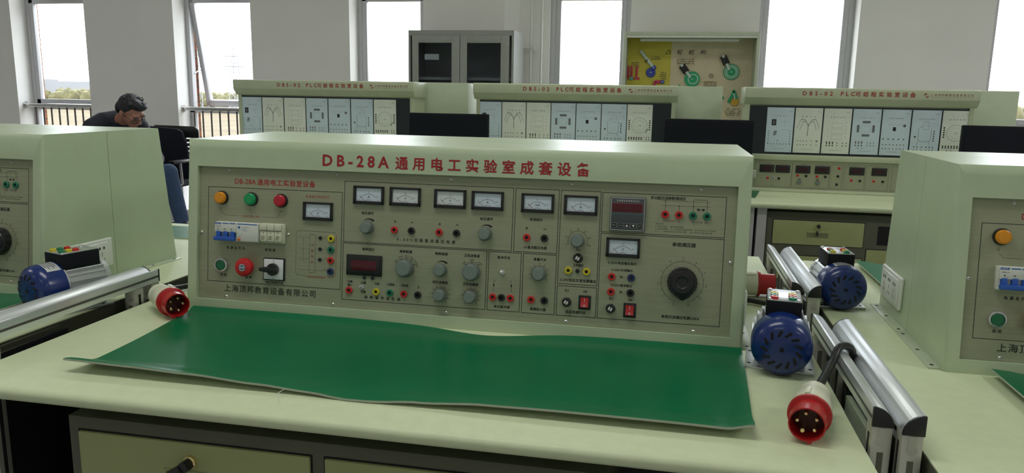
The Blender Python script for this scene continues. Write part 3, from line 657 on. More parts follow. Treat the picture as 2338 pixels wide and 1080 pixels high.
    for u, v, c in SOCKETS:
        if c not in cache:
            b = MB(PM @ Matrix.Translation((0, 0, 0))); b.lathe([(0, 0), (7.6, 0), (7.6, 3.4), (6.9, 4.2), (3.6, 4.2), (3.4, 2.6)], smat[c], (0, 0, 0), (0, 0, 1), 24); s_ = b.mesh('banana_socket')
            b = MB(PM); b.lathe([(3.4, 2.6), (2.6, 3.4), (2.0, 3.4), (2.0, 1.0), (0, 0.8)], BLACK if c != 'k' else DARK, (0, 0, 0), (0, 0, 1), 16); cache[c] = (s_, b.mesh('socket_contact'))
        o = link('banana_socket', cache[c][0], root, snm[c] + ' banana socket'); o.location = PM.to_3x3() @ Vector((u, v, 0)); link('socket_contact', cache[c][1], o)
    for u, v, r, h in KNOBS:
        b = MB(PM); pr = [(0, 0), (r * 1.02, 0), (r, h * 0.55), (r * 0.93, h * 0.72), (r * 0.90, h * 0.96), (r * 0.84, h), (0, h * 1.01)]
        n = 48; b.lathe(pr, GREYK, (u, v, 0), (0, 0, 1), 32)
        for k in range(24):
            a = 2 * PI * k / 24; b.box((-r * 0.045, -r * 0.03, 0.6), (r * 0.045, r * 0.05, h * 0.6), GREYK, T=Matrix.Translation((u + r * math.cos(a), v + r * math.sin(a), 0)) @ Matrix.Rotation(a, 4, 'Z'))
        kb = part('control_knob', b, root, 'large grey control knob' if r > 15 else 'small grey control knob')
        part('knob_cap', MB(PM).lathe([(r * 0.78, h), (r * 0.76, h + 0.5), (0, h + 0.6)], mat('knob_cap_grey', (0.19, 0.24, 0.215), 0.45), (u, v, 0), (0, 0, 1), 32), kb)
        if r < 15: part('knob_pointer', MB(PM).ell((u + r * 0.72, v - r * 0.2, h * 0.55), (2.2, 2.2, 4), ZINC, u=10, v=6), kb)
    # digital frequency meter
    x0, y0, x1, y1 = 376.3, 98.8, 456.2, 143; b = MB(PM); b.box((x0, y0, 0), (x1, y1, 3.4), BLACK, 0.8); b.box((x0 + 4, y0 + 4, 3), (x1 - 4, y1 - 4, 5), BLACK, 0.6); dm = part('frequency_meter', b, root, 'black digital meter with dark red window')
    part('display_window', MB(PM).box((387.7, 110, 4.2), (444.9, 131, 5.3), LED, 0.3), dm)
    for u, v in ((417, 94.4), (435.4, 94.6)): part('range_lamp', MB(PM).lathe([(0, 3.6), (2.6, 3.3), (3.6, 2.2), (3.8, 0)], BLACK, (u, v, 0), (0, 0, 1), 14), root, 'small black lamp')
    part('power_lamp', MB(PM).lathe([(0, 4.0), (2.8, 3.6), (3.9, 2.2), (4.1, 0)], BLACK, (871.7, 136.8, 0), (0, 0, 1), 14), root, 'small black lamp')
    # parameter meter
    x0, y0, x1, y1 = 931.7, 222.4, 1000.9, 289.8; b = MB(PM); b.box((x0, y0, 0), (x1, y1, 7.5), mat('meter_case', (0.06, 0.07, 0.075), 0.4), 1.0); b.rect((x0 + 2, y0 + 2), (x1 - 2, y1 - 2), 1.2, mat('grey_line', (0.45, 0.47, 0.47)), 7.6)
    pmr = part('parameter_meter', b, root, 'square black digital parameter meter'); part('display_window', MB(PM).box((936.5, 261, 7), (994.5, 276.6, 8), LED, 0.3), pmr)
    b = MB(PM); b.text('多功能交流参数测试仪', 966.5, 282.5, 3.2, WHITEINK, w=44, z=7.7); b.rect((935.6, 260), (995.4, 277.6), 0.6, mat('faint_red', (0.3, 0.05, 0.05)), 8.1); b.quad((934.5, 256), (997.5, 257.2), mat('teal_line', (0.05, 0.16, 0.18)), 7.7); part('meter_lettering', b, pmr)
    for k in range(5):
        xx = 935 + k * 12.8; b = MB(PM); b.box((xx, 228.5, 7.2), (xx + 11, 238.5, 8.6), BLACK, 0.5); b.rect((xx + 0.4, 228.9), (xx + 10.6, 238.1), 0.4, mat('grey_line', (0.45, 0.47, 0.47)), 8.7)
        if k in (2, 3): s_ = 1 if k == 2 else -1; b.poly([(xx + 5.5, 233.5 + 2.8 * s_), (xx + 5.5 - 2.6 * s_, 233.5 - 2 * s_), (xx + 5.5 + 2.6 * s_, 233.5 - 2 * s_)], WHITEINK, 8.8)
        else: b.text(('SET', 'A/M', '', '', 'ALT')[k], xx + 5.5, 233.5, 2.6, mat('grey_line', (0.45, 0.47, 0.47)), z=8.8)
        part('key', b, pmr)
    # toggles, fuse holders, rocker switches
    for u, v in ((412.5, 73.6), (717.8, 124.8)):
        tg = part('toggle_switch', MB(PM).lathe([(0, 0), (5.2, 0), (5.2, 2.2), (3.4, 2.4), (3.2, 6), (0, 6.2)], ZINC, (u, v, 0), (0, 0, 1), 6), root, 'silver toggle switch')
        part('lever', MB(PM).tube([(u, v, 5), (u, v + 1.5, 11), (u, v + 3.2, 16)], [1.3, 1.7, 2.2], ZINC, 10), tg)
    for u, v in ((871.8, 163), (852.8, 72.4), (941.7, 65.6)):
        fh = part('fuse_holder', MB(PM).lathe([(0, 0), (9.6, 0), (9.6, 3), (8.6, 4), (8.0, 9), (7.2, 10), (0, 10)], BLACK, (u, v, 0), (0, 0, 1), 24), root)
        b = MB(PM); T = Matrix.Translation((u, v, 0)) @ Matrix.Rotation(D(-25), 4, 'Z'); b.box((-4.2, -3.4, 9.8), (-1.0, 3.4, 10.5), WHITEP, T=T); b.box((0.4, -3.4, 9.8), (3.6, 3.4, 10.5), WHITEP, T=T); part('screwdriver_slot', b, fh, 'white marks beside the slot')
    for x0, y0, x1, y1 in ((876.9, 59.4, 901.6, 88.2), (967.4, 49.8, 992.2, 79)):
        rk = part('rocker_switch', MB(PM).box((x0, y0, 0), (x1, y1, 2.4), BLACK, 0.8), root, 'black framed rocker switch')
        b = MB(PM); b.prism([(y0 + 5.5, 2), (y1 - 4.5, 2), (y1 - 4.5, 4), (y0 + 16, 5.2), (y0 + 5.5, 8.8)], x0 + 4.5, x1 - 4.5, RED, T=Matrix(((0, 0, 1, 0), (1, 0, 0, 0), (0, 1, 0, 0), (0, 0, 0, 1))))
        rr = part('rocker', b, rk, 'red rocker'); b = MB(PM); cx = (x0 + x1) / 2; b.line((cx, y1 - 6.5), (cx, y1 - 12), 0.9, WHITEINK, 5.3); b.arc((cx, y0 + 9), 1.3, 2.1, 0, 2 * PI, WHITEINK, 9.0, 14); part('rocker_marks', b, rk)
    # big regulator dial
    u, v = 1079.0, 128.4; b = MB(PM); n = 72; pr = []
    for k in range(n):
        a = 2 * PI * k / n; r = 28.6 + 0.8 * math.cos(a * 12)
        dq = abs((a - D(-85) + PI) % (2 * PI) - PI)
        if dq < 0.62: r += 6.8 * (1 - dq / 0.62)
        pr.append((u + r * math.cos(a), v + r * math.sin(a)))
    b.prism(pr, 1.0, 19.0, BLACK, bev=1.6); b.lathe([(23, 18.8), (21.5, 21), (12, 21.5), (10, 20.2), (0, 20.2)], BLACK, (u, v, 0), (0, 0, 1), 36); part('regulator_dial', b, root, 'large black regulator dial with pointer')
    # sides: flanges and socket plates (the station is the same seen from the other bench side)
    for T, rear in ((Matrix(), 0), (Matrix.Translation((CW, CD, 0)) @ Matrix.Rotation(PI, 4, 'Z'), 1)):
        for xa, xb in ((-0.022, 0.0), (CW, CW + 0.022)):
            b = MB(T); b.box((xa, 0.012, 0), (xb, CD / 2 - 0.002, 0.0022), CREAM2, 0.0006)
            for y in (0.03, 0.12, 0.225): b.lathe([(0, 0.0025), (0.0038, 0.0024), (0.0038, 0.0)], DARK, ((xa + xb) / 2, y, 0), (0, 0, 1), 12)
            part('mounting_flange', b, root)
        b = MB(T @ Matrix.Translation((CW, 0, 0))); y0 = 0.030 if rear else 0.062; b.box((0, y0, 0.033), (0.008, y0 + 0.162, 0.106), WHITEP, 0.0035, 3); b.box((0.006, y0 + 0.016, 0.041), (0.0105, y0 + 0.146, 0.098), WHITEP, 0.002)
        sp = part('socket_plate', b, root, 'white wall socket plate'); b = MB(T @ Matrix.Translation((CW, 0, 0)))
        for k in range(3):
            yc = y0 + 0.040 + k * 0.041; q = 0.0107
            for dy, z, ly, lz in ((-0.007, 0.084, 0.0022, 0.0032), (0.007, 0.084, 0.0022, 0.0032), (0, 0.068, 0.0012, 0.005), (-0.007, 0.055, 0.0012, 0.004), (0.007, 0.055, 0.0012, 0.004)): b.box((q - 0.0006, yc + dy - ly, z - lz), (q + 0.0002, yc + dy + ly, z + lz), DARK if z > 0.08 else mat('slot_grey', (0.35, 0.35, 0.33), 0.6))
        part('socket_slots', b, sp)

console = thing('training_console', 'large cream control console in the centre with red title and full instrument panel', 'console', (0, 0, TZ), 0, 'electrical training consoles')
console_part_meshes(console)
dup(console, 'cream control console at the left edge, only its right end showing', (-1.5619, 0.0358, TZ), -0.0401)
dup(console, 'cream control console at the right edge, only its left end showing', (1.5501, -0.0248, TZ), -0.0162)

# ------------------------------------------------------------------ front benches (double sided)
def quarter(r, n=8):
    return [(0, 0)] + [(r * math.cos(PI / 2 * k / n), r * math.sin(PI / 2 * k / n)) for k in range(n + 1)]
def make_bench():
    t = thing('workbench', 'cream double-sided workbench in the centre carrying the full console', 'workbench', (0, 0, 0), 0, 'front workbenches')
    X0, X1, Y0, Y1 = -0.115, 1.332, -0.49, 0.974
    # tabletop: rounded front and rear edges
    pr = []
    for yc, s in ((Y0, 1), (Y1, -1)):
        q = [(yc + s * 0.003, TZ - 0.018), (yc, TZ - 0.010), (yc + s * 0.003, TZ - 0.004), (yc + s * 0.009, TZ - 0.001), (yc + s * 0.018, TZ)]
        q = [(yc + s * 0.040, TZ - 0.032), (yc + s * 0.024, TZ - 0.030), (yc + s * 0.011, TZ - 0.025)] + q
        pr += q if s == 1 else q[::-1]
    M = Matrix(((0, 0, 1, 0), (1, 0, 0, 0), (0, 1, 0, 0), (0, 0, 0, 1)))
    part('tabletop', MB().prism(pr, X0, X1, TOPM, T=M), t, sharp=50)
    for xa in (X0 - 0.0012, X1 - 0.0004): part('edge_band', MB().box((xa, Y0 + 0.05, TZ - 0.032), (xa + 0.0016, Y1 - 0.05, TZ - 0.002), GREYM), t, 'dark grey end edge of the tabletop')
    # drawer cabinet
    fx0, fx1, fy = 0.053, 0.974, -0.42
    b = MB(); b.box((fx0, fy, 0.05), (fx1, CD - fy, TZ - 0.070), GREYM, 0.002); b.box((fx0 + 0.01, fy + 0.03, TZ - 0.071), (fx1 - 0.01, CD - fy - 0.03, TZ - 0.032), GREYM)
    cb = part('drawer_cabinet', b, t)
    part('knee_shade_panel', MB().box((X0 + 0.02, 0.23, 0.15), (X1 - 0.02, 0.254, TZ - 0.033), BLACK), t)  # black panel added to darken the knee space
    for k, (xa, xb) in enumerate(((0.075, 0.500), (0.526, 0.952))):
        for r in range(4):
            zt = TZ - 0.095 - r * 0.160; zb = zt - 0.130
            b = MB(); b.box((xa, fy - 0.006, zb), (xb, fy + 0.01, zt), DRAWERC, 0.002); b.rect
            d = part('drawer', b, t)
            b = MB(); b.box((xa - 0.003, fy - 0.001, zb - 0.003), (xb + 0.003, fy + 0.002, zt + 0.003), DARK); part('drawer_gap', b, d)
            cx = (xa + xb) / 2
            part('lock', MB().cyl((cx, fy - 0.014, zt - 0.031), (cx, fy - 0.004, zt - 0.031), 0.0115, BRASS, 20, bev=0.002), d, 'brass drawer lock')
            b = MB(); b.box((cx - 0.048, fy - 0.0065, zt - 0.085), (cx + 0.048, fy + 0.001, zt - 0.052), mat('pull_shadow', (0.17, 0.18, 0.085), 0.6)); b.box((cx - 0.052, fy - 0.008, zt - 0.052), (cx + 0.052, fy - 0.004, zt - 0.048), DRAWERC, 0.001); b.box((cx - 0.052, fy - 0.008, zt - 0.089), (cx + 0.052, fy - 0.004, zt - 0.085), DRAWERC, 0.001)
            part('recessed_pull', b, d)
            if k == 0 and r == 0:
                b = MB(); T = Matrix.Translation((cx, fy - 0.014, zt - 0.031)) @ Matrix.Rotation(math.radians(-32), 4, 'Y')
                b.box((-0.008, -0.016, -0.010), (0.008, 0.002, 0.008), BLACK, 0.003, T=T); b.box((-0.032, -0.020, -0.009), (-0.004, -0.011, 0.007), BLACK, 0.004, T=T)
                b.lathe([(0.004, -0.0008), (0.0056, -0.0008), (0.0056, 0.0008), (0.004, 0.0008), (0.004, -0.0008)], ZINC, (cx - 0.026, fy - 0.031, zt - 0.058), (1, 0.2, 0), 14); b.tube([(cx - 0.026, fy - 0.031, zt - 0.062), (cx - 0.024, fy - 0.03, zt - 0.088)], 0.004, BLACK, 8)
                part('key', b, d, 'black key with a second key hanging on a ring')
    # aluminium side frames: quarter-round rails on slotted posts
    rr = 0.0295
    for (x, sx) in ((X1 + 0.0065, 1), (X0 - 0.0100, -1)):
        for ya, yb in ((-0.393, 0.085), (0.358, 0.836)):
            q = [(x + sx * px, TZ + 0.034 + pz) for px, pz in quarter(rr)]
            Mx = Matrix(((1, 0, 0, 0), (0, 0, 1, 0), (0, 1, 0, 0), (0, 0, 0, 1)))
            b = MB(); b.prism(q, ya + 0.002, yb - 0.002, ALU, T=Mx, bev=0.0008)
            b.box((x - sx * 0.0004 if sx > 0 else x - 0.0002, ya + 0.003, TZ + 0.0445), (x + 0.0002 if sx > 0 else x + 0.0004, yb - 0.003, TZ + 0.0495), mat('groove_grey', (0.07, 0.07, 0.065), 0.5))
            rl = part('side_rail', b, t, sharp=25)
            for y0, y1 in ((ya - 0.003, ya + 0.002), (yb - 0.002, yb + 0.003)): part('end_cap', MB().prism(q, y0, y1, BLACK, T=Mx, bev=0.0008), rl, 'black rail end cap')
            xa, xb = min(x + sx * 0.001, x + sx * 0.0285), max(x + sx * 0.001, x + sx * 0.0285); xm = (xa + xb) / 2
            for py in (ya, yb - 0.0275, yb - 0.085):
                if py == yb - 0.085 and sx > 0: continue
                b = MB(); b.box((xa, py, 0), (xb, py + 0.0275, TZ + 0.0335), ALU2, 0.001)
                b.box((xm - 0.0042, py - 0.0004, 0.01), (xm + 0.0042, py + 0.001, TZ - 0.004), mat('slot_olive', (0.13, 0.13, 0.09), 0.6))
                b.box((xa - 0.0004, py + 0.010, 0.01), (xb + 0.0004, py + 0.0175, TZ + 0.02), DARK)
                po = part('rail_post', b, t); part('slot_screw', MB().cyl((xm, py - 0.0016, TZ + 0.013), (xm, py + 0.002, TZ + 0.013), 0.0075, ALU2, 16).box((xm - 0.005, py - 0.0012, TZ + 0.016), (xm + 0.005, py + 0.001, TZ + 0.0325), ALU2), po)
            part('side_panel', MB().box((xm - 0.004, ya + 0.028, 0.12), (xm + 0.004, ya + 0.20, TZ + 0.002), CREAM2 if sx > 0 else BLACK).box((xm - 0.004, ya + 0.21, 0.12), (xm + 0.004, yb - 0.09, TZ - 0.04), CREAM2 if sx > 0 else BLACK), t)  # left-hand panels coloured black to imitate the shade under the bench
    return t
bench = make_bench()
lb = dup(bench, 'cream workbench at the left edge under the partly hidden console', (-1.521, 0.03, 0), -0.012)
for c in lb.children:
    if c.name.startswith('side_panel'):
        c.data = c.data.copy(); c.data.materials[0] = GREYM  # same panel in dark grey, carrying the shade between the benches
dup(bench, 'cream workbench at the right edge under the partly hidden console', (1.527, -0.02, 0), 0.0)

# ------------------------------------------------------------------ green bench mats
def sheet(nx, ny, fn, th=0.0038):
    """curling sheet: fn(u, v) gives its upper side; a green face, a grey underside and edge"""
    b = MB(); up = [Vector(fn(i / nx, (j / ny) ** 1.5)) for j in range(ny + 1) for i in range(nx + 1)]
    lo = [p - Vector((0, 0, th)) for p in up]; N = len(up); w_ = nx + 1
    f = [(j * w_ + i, j * w_ + i + 1, (j + 1) * w_ + i + 1, (j + 1) * w_ + i) for j in range(ny) for i in range(nx)]
    ia = b.mi(MATG); ib = b.mi(MATE); A = [b.bm.verts.new(p) for p in up]; B = [b.bm.verts.new(p) for p in lo]
    for q in f:
        b.bm.faces.new([A[k] for k in q]).material_index = ia; b.bm.faces.new([B[k] for k in q[::-1]]).material_index = ib
    rim = [i for i in range(w_)] + [j * w_ + nx for j in range(1, ny + 1)] + [ny * w_ + i for i in range(nx - 1, -1, -1)] + [j * w_ for j in range(ny - 1, 0, -1)]
    for a, c in zip(rim, rim[1:] + rim[:1]): b.bm.faces.new((A[c], A[a], B[a], B[c])).material_index = ib
    return b
def smooth(t): t = min(max(t, 0), 1); return t * t * (3 - 2 * t)
EDGEZ = ((0.04, 0.021), (0.16, 0.019), (0.28, 0.016), (0.40, 0.010), (0.49, 0.005), (0.556, 0.0005), (0.593, 0.001), (0.68, 0.006), (0.78, 0.012), (0.90, 0.0135), (1.04, 0.0135), (1.18, 0.012))
def edge_lift(x):
    for (xa, za), (xb, zb) in zip(EDGEZ, EDGEZ[1:]):
        if x <= xb: return za + (zb - za) * smooth((x - xa) / (xb - xa)) if x > xa else za
    return EDGEZ[-1][1]
def main_mat(u, v):      # u: left to right, v: front to back
    xl = 0.022 + 0.030 * math.sin(min((1 - v) * 1.15, 1) * PI / 2); xr = 1.198 - 0.017 * (1 - v)
    if v < 0.10: xl -= 0.012 * (1 - v / 0.10)
    x = xl + (xr - xl) * u
    yf = -0.405 - 0.005 * math.exp(-((x - 0.58) / 0.07) ** 2) + 0.0012 * noise.noise(Vector((u * 9, 3, 0)))
    if 0.42 < u < 0.60: yf += 0.0016 * noise.noise(Vector((u * 200, 0, 0)))
    yb = -0.004 - 0.030 * math.exp(-((x - 0.70) / 0.10) ** 2) - 0.006 * math.exp(-((x - 0.55) / 0.15) ** 2)
    y = yf + (yb - yf) * v
    z = 0.0042 + edge_lift(x) * smooth((0.18 - v) / 0.18) ** 1.25
    z += 0.005 * smooth((v - 0.93) / 0.07) * (1 - math.exp(-((x - 0.70) / 0.16) ** 2))
    z += 0.004 * math.exp(-((x - 0.80) / 0.25) ** 2) * math.exp(-((v - 0.80) / 0.10) ** 2)
    z += 0.008 * smooth((u - 0.965) / 0.035) * smooth((0.90 - v) / 0.3)
    return x, y, TZ + z
m1 = single('bench_mat', sheet(120, 48, main_mat), 'large green rubber mat curling at the front in front of the centre console', 'mat', 'green bench mats', sharp=60)
part('loose_thread', MB().tube([(0.452, -0.408, TZ + 0.010), (0.448, -0.420, TZ + 0.008), (0.452, -0.428, TZ + 0.003), (0.462, -0.442, TZ + 0.0006)], 0.0005, WHITEP, 6), m1, 'white thread hanging from the torn edge')
def plain_mat(x0, x1, y0, y1, curl=0.02, side=1):
    def fn(u, v):
        k = smooth((0.4 - v) / 0.4)
        ue = u if side > 0 else 1 - u
        return x0 + (x1 - x0) * u, y0 + (y1 - y0) * v, TZ + 0.0042 + curl * k * abs(u - 0.5) * 1.6 + 0.012 * smooth((0.10 - ue) / 0.10)
    return sheet(40, 16, fn)
single('bench_mat', plain_mat(1.625, 2.75, -0.41, -0.035), 'green mat whose left edge shows below the right console', 'mat', 'green bench mats', sharp=60)
single('bench_mat', plain_mat(-1.60, -0.335, -0.40, 0.0, 0.012, -1), 'green mat beside the blue motor on the left bench', 'mat', 'green bench mats', sharp=60)
single('bench_mat', plain_mat(1.60, 2.72, 0.52, 0.905, 0.0), 'green mat on the rear half of the right bench, behind its console', 'mat', 'green bench mats', sharp=60)
single('bench_mat', plain_mat(-1.55, -0.44, 0.72, 0.915, 0.0), 'green mat seen in the gap behind the left console', 'mat', 'green bench mats', sharp=60)
def far_mat(u, v):
    x = 0.95 + (1.525 - 0.95) * u - 0.055 * (1 - v) * u; return x, 2.42 + (2.735 - 2.42) * v, TZ + 0.0042
single('bench_mat', sheet(10, 6, far_mat), 'corner of a green mat on the far bench under the right-hand far console', 'mat', 'green bench mats')

# ------------------------------------------------------------------ five-pin plugs
def plug(label, centre, d, cable, lift=0.0, roll=0.0):
    d = Vector(d).normalized()
    t = thing('power_plug', label, 'plug', (centre[0], centre[1], TZ), 0, 'red five pin plugs'); K = 0.80
    z = d; x = Vector((0, 0, 1)).cross(z).normalized(); y = z.cross(x)
    c = Vector((0, 0, centre[2] - TZ))
    M = Matrix(((x.x, y.x, z.x, c.x), (x.y, y.y, z.y, c.y), (x.z, y.z, z.z, c.z), (0, 0, 0, 1))) @ Matrix.Rotation(roll, 4, 'Z') @ Matrix.Scale(K, 4)
    b = MB(M); b.lathe([(0.0, 0.003), (0.0285, 0.003), (0.0292, 0.046), (0.0318, 0.046), (0.0325, 0.004), (0.0385, 0.002), (0.039, -0.005), (0.033, -0.007), (0, -0.007)], RED, n=40)
    b.box((-0.004, -0.036, -0.004), (0.004, -0.030, 0.046), RED, 0.001)
    part('shroud', b, t, 'red plug shroud')
    part('pin_base', MB(M).lathe([(0, 0.008), (0.028, 0.008), (0.028, 0.003), (0, 0.003)], mat('pin_base_red', (0.05, 0.005, 0.006), 0.5), n=30), t)
    for k in range(5):
        a = math.radians(18 + 72 * k); r = 0.0175; part('pin', MB(M).cyl((r * math.cos(a), r * math.sin(a), 0.006), (r * math.cos(a), r * math.sin(a), 0.038), 0.0033 if k != 3 else 0.0042, BRASS, 12, bev=0.001), t, 'brass pin')
    b = MB(M); b.lathe([(0, -0.006), (0.0355, -0.006), (0.0368, -0.012), (0.0362, -0.045), (0.0335, -0.052), (0.032, -0.075), (0.0306, -0.078), (0.0312, -0.083), (0.0296, -0.086), (0.0302, -0.092), (0.0284, -0.095), (0.029, -0.102), (0.025, -0.112), (0.011, -0.114), (0, -0.114)], IVORY, n=36)
    b.box((-0.005, 0.030, -0.045), (0.005, 0.040, -0.012), IVORY, 0.0015)
    part('body', b, t, 'cream plug body')
    back = M @ Vector((0, 0, -0.112)); pts = [back] + [Vector(p) - Vector((centre[0], centre[1], TZ)) for p in cable]
    P = [pts[0] + (pts[0] - M @ Vector((0, 0, -0.10))) * -0.5] + pts; out = []
    for i in range(len(P) - 1):
        p0 = P[max(i - 1, 0)]; p1 = P[i]; p2 = P[i + 1]; p3 = P[min(i + 2, len(P) - 1)]
        for k in range(6):
            s = k / 6; out.append(0.5 * ((2 * p1) + (p2 - p0) * s + (2 * p0 - 5 * p1 + 4 * p2 - p3) * s * s + (3 * p1 - p0 - 3 * p2 + p3) * s ** 3))
    out.append(P[-1]); part('cable', MB().tube(out, 0.0066, BLACK, 12), t, 'black cable')
    return t
plug('red and cream plug at the front right of the centre bench, cable over the rail', (1.260, -0.368, TZ + 0.0315), (-0.26, -1, -0.02), [(1.322, -0.190, TZ + 0.052), (1.343, -0.150, TZ + 0.072), (1.372, -0.118, TZ + 0.048), (1.376, -0.10, TZ - 0.06), (1.375, -0.09, TZ - 0.25)], roll=0.2)
plug('red and cream plug lying beside the left end of the centre console', (0.008, -0.060, TZ + 0.0315), (0.80, -0.60, 0.0), [(-0.10, 0.06, TZ + 0.02), (-0.095, 0.13, TZ + 0.011), (-0.06, 0.22, TZ + 0.0095), (-0.05, 0.36, TZ + 0.0095)], roll=-0.3)
plug('red and cream plug behind the blue motor, lying against the rear rail', (1.276, 0.455, TZ + 0.0315), (1, 0.05, 0.0), [(1.135+0.0, 0.465, TZ + 0.02), (1.12, 0.40, TZ + 0.0095), (1.24, 0.375, TZ + 0.0095), (1.31, 0.33, TZ + 0.0095)], roll=0.5)

# ------------------------------------------------------------------ motors
def motor(label, loc, rz, seed=0, bright=True):
    t = thing('electric_motor', label, 'motor', loc, rz, 'blue and silver motors')
    zc = 0.0545; Y = (0, 1, 0)
    b = MB(); b.lathe([(0, 0), (0.028, 0.0), (0.040, 0.003), (0.049, 0.011), (0.0525, 0.022), (0.053, 0.060), (0.0515, 0.060), (0.0515, 0.03)], BLUEM, (0, 0, zc), Y, 40)
    fc = part('fan_cover', b, t, 'blue fan cover')
    for k in range(13):
        a = 2 * PI * k / 13 + 0.2; T = Matrix.Translation((0, 0, zc)) @ Matrix.Rotation(a, 4, 'Y') @ Matrix.Translation((0.029, 0, 0)) @ Matrix.Rotation(0.6, 4, 'Y')
        part('vent_slot', MB().box((-0.0068, -0.0003, -0.0024), (0.0068, 0.0022, 0.0024), DARK, 0.0008, T=T), fc)
    part('centre_screw', MB().cyl((0, -0.0012, zc), (0, 0.001, zc), 0.004, DARK, 12), fc)
    alu = mat('motor_aluminium', (0.62, 0.64, 0.66), 0.32, 0.75)
    b = MB(); b.lathe([(0, 0.058), (0.049, 0.058), (0.049, 0.066), (0.044, 0.07), (0.044, 0.150), (0.047, 0.152), (0.047, 0.163), (0.03, 0.168), (0, 0.168)], alu, (0, 0, zc), Y, 40)
    for k in range(24):
        a = 2 * PI * k / 24
        if abs(math.sin(a)) > 0.9 and math.sin(a) > 0: continue
        T = Matrix.Translation((0, 0, zc)) @ Matrix.Rotation(-a, 4, 'Y'); b.box((0.042, 0.066, -0.0012), (0.0515, 0.152, 0.0012), alu, T=T)
    bd = part('finned_body', b, t, 'ribbed aluminium body')
    part('shaft', MB().cyl((0, 0.166, zc), (0, 0.190, zc), 0.006, ZINC, 14), t)
    for sx in (-1, 1):
        b = MB(); b.box((sx * 0.036 - 0.024, 0.040, 0), (sx * 0.036 + 0.024, 0.155, 0.005), alu, 0.001); b.box((sx * 0.036 - 0.008, 0.06, 0.004), (sx * 0.036 + 0.008, 0.146, 0.02), alu, 0.002)
        for yy in (0.066, 0.138): b.lathe([(0, 0.0054), (0.0035, 0.0053), (0.0035, 0)], DARK, (sx * 0.053, yy - 0.006, 0), (0, 0, 1), 10)
        part('foot', b, t, 'aluminium mounting foot')
    b = MB(); b.box((-0.0305, 0.060, 0.090), (0.0305, 0.148, 0.126), CASEB, 0.002); tb = part('terminal_box', b, t, 'black terminal box')
    part('terminal_plate', MB().box((-0.0292, 0.0615, 0.1257), (0.0292, 0.1465, 0.1276), mat('terminal_plate', (0.66, 0.67, 0.70), 0.28, 0.8), 0.0004), tb, 'bright printed terminal plate')
    for i, xx in enumerate((-0.017, 0.014)):
        for j in range(3):
            m = ((YELLOW, GREEN, REDB), (GREEN, YELLOW, REDB))[i][j] if seed else ((REDB, GREEN, YELLOW), (GREEN, REDB, YELLOW))[i][j]
            yy = 0.072 + j * 0.016; ts = part('terminal', MB().lathe([(0.0068, 0.1272), (0.0068, 0.1318), (0.006, 0.1325), (0.0035, 0.1325), (0.003, 0.129), (0, 0.129)], m, (xx, yy, 0), (0, 0, 1), 16), tb, 'coloured terminal')
    for xx, yy in ((-0.0245, 0.139), (0.0245, 0.067), (-0.0245, 0.067), (0.0245, 0.139)): part('cover_screw', MB().lathe([(0, 0.130), (0.0028, 0.1298), (0.0032, 0.1275)], ZINC, (xx, yy, 0), (0, 0, 1), 10), tb)
    part('box_bolt', MB().cyl((0, 0.052, 0.1005), (0, 0.0605, 0.1005), 0.0035, ZINC, 10), tb)
    if seed == 0: return t
    # rating plate wrapped on top of the fan cover
    b = MB(); ra = 0.0534; vs = []; n = 10
    lab = mat('rating_plate', (0.66, 0.68, 0.70), 0.35, 0.3)
    for k in range(n + 1):
        a = math.radians(112 - 62 * k / n); vs += [(ra * math.cos(a), 0.026, zc + ra * math.sin(a)), (ra * math.cos(a), 0.056, zc + ra * math.sin(a))]
    b.raw(vs, [(2 * k, 2 * k + 2, 2 * k + 3, 2 * k + 1) for k in range(n)], lab)
    for r in range(5):
        y0 = 0.029 + r * 0.005; rb = ra + 0.0002; vs = []
        for k in range(n + 1):
            a = math.radians(108 - (50 if r % 2 else 44) * k / n); vs += [(rb * math.cos(a), y0, zc + rb * math.sin(a)), (rb * math.cos(a), y0 + 0.0016, zc + rb * math.sin(a))]
        b.raw(vs, [(2 * k, 2 * k + 2, 2 * k + 3, 2 * k + 1) for k in range(n)], INK)
    part('rating_plate', b, t, 'white rating plate')
    return t
motor('blue motor at the right end of the centre console, terminal box on top', (1.2500, -0.141, TZ), -0.12, 0)
motor('blue motor on the left bench behind the rail, red green and yellow terminals', (-0.278, -0.138, TZ), -0.30, 1)
motor('blue motor farther back beside the right console, beyond the far rails', (1.455, 0.345, TZ), 0.05, 2)

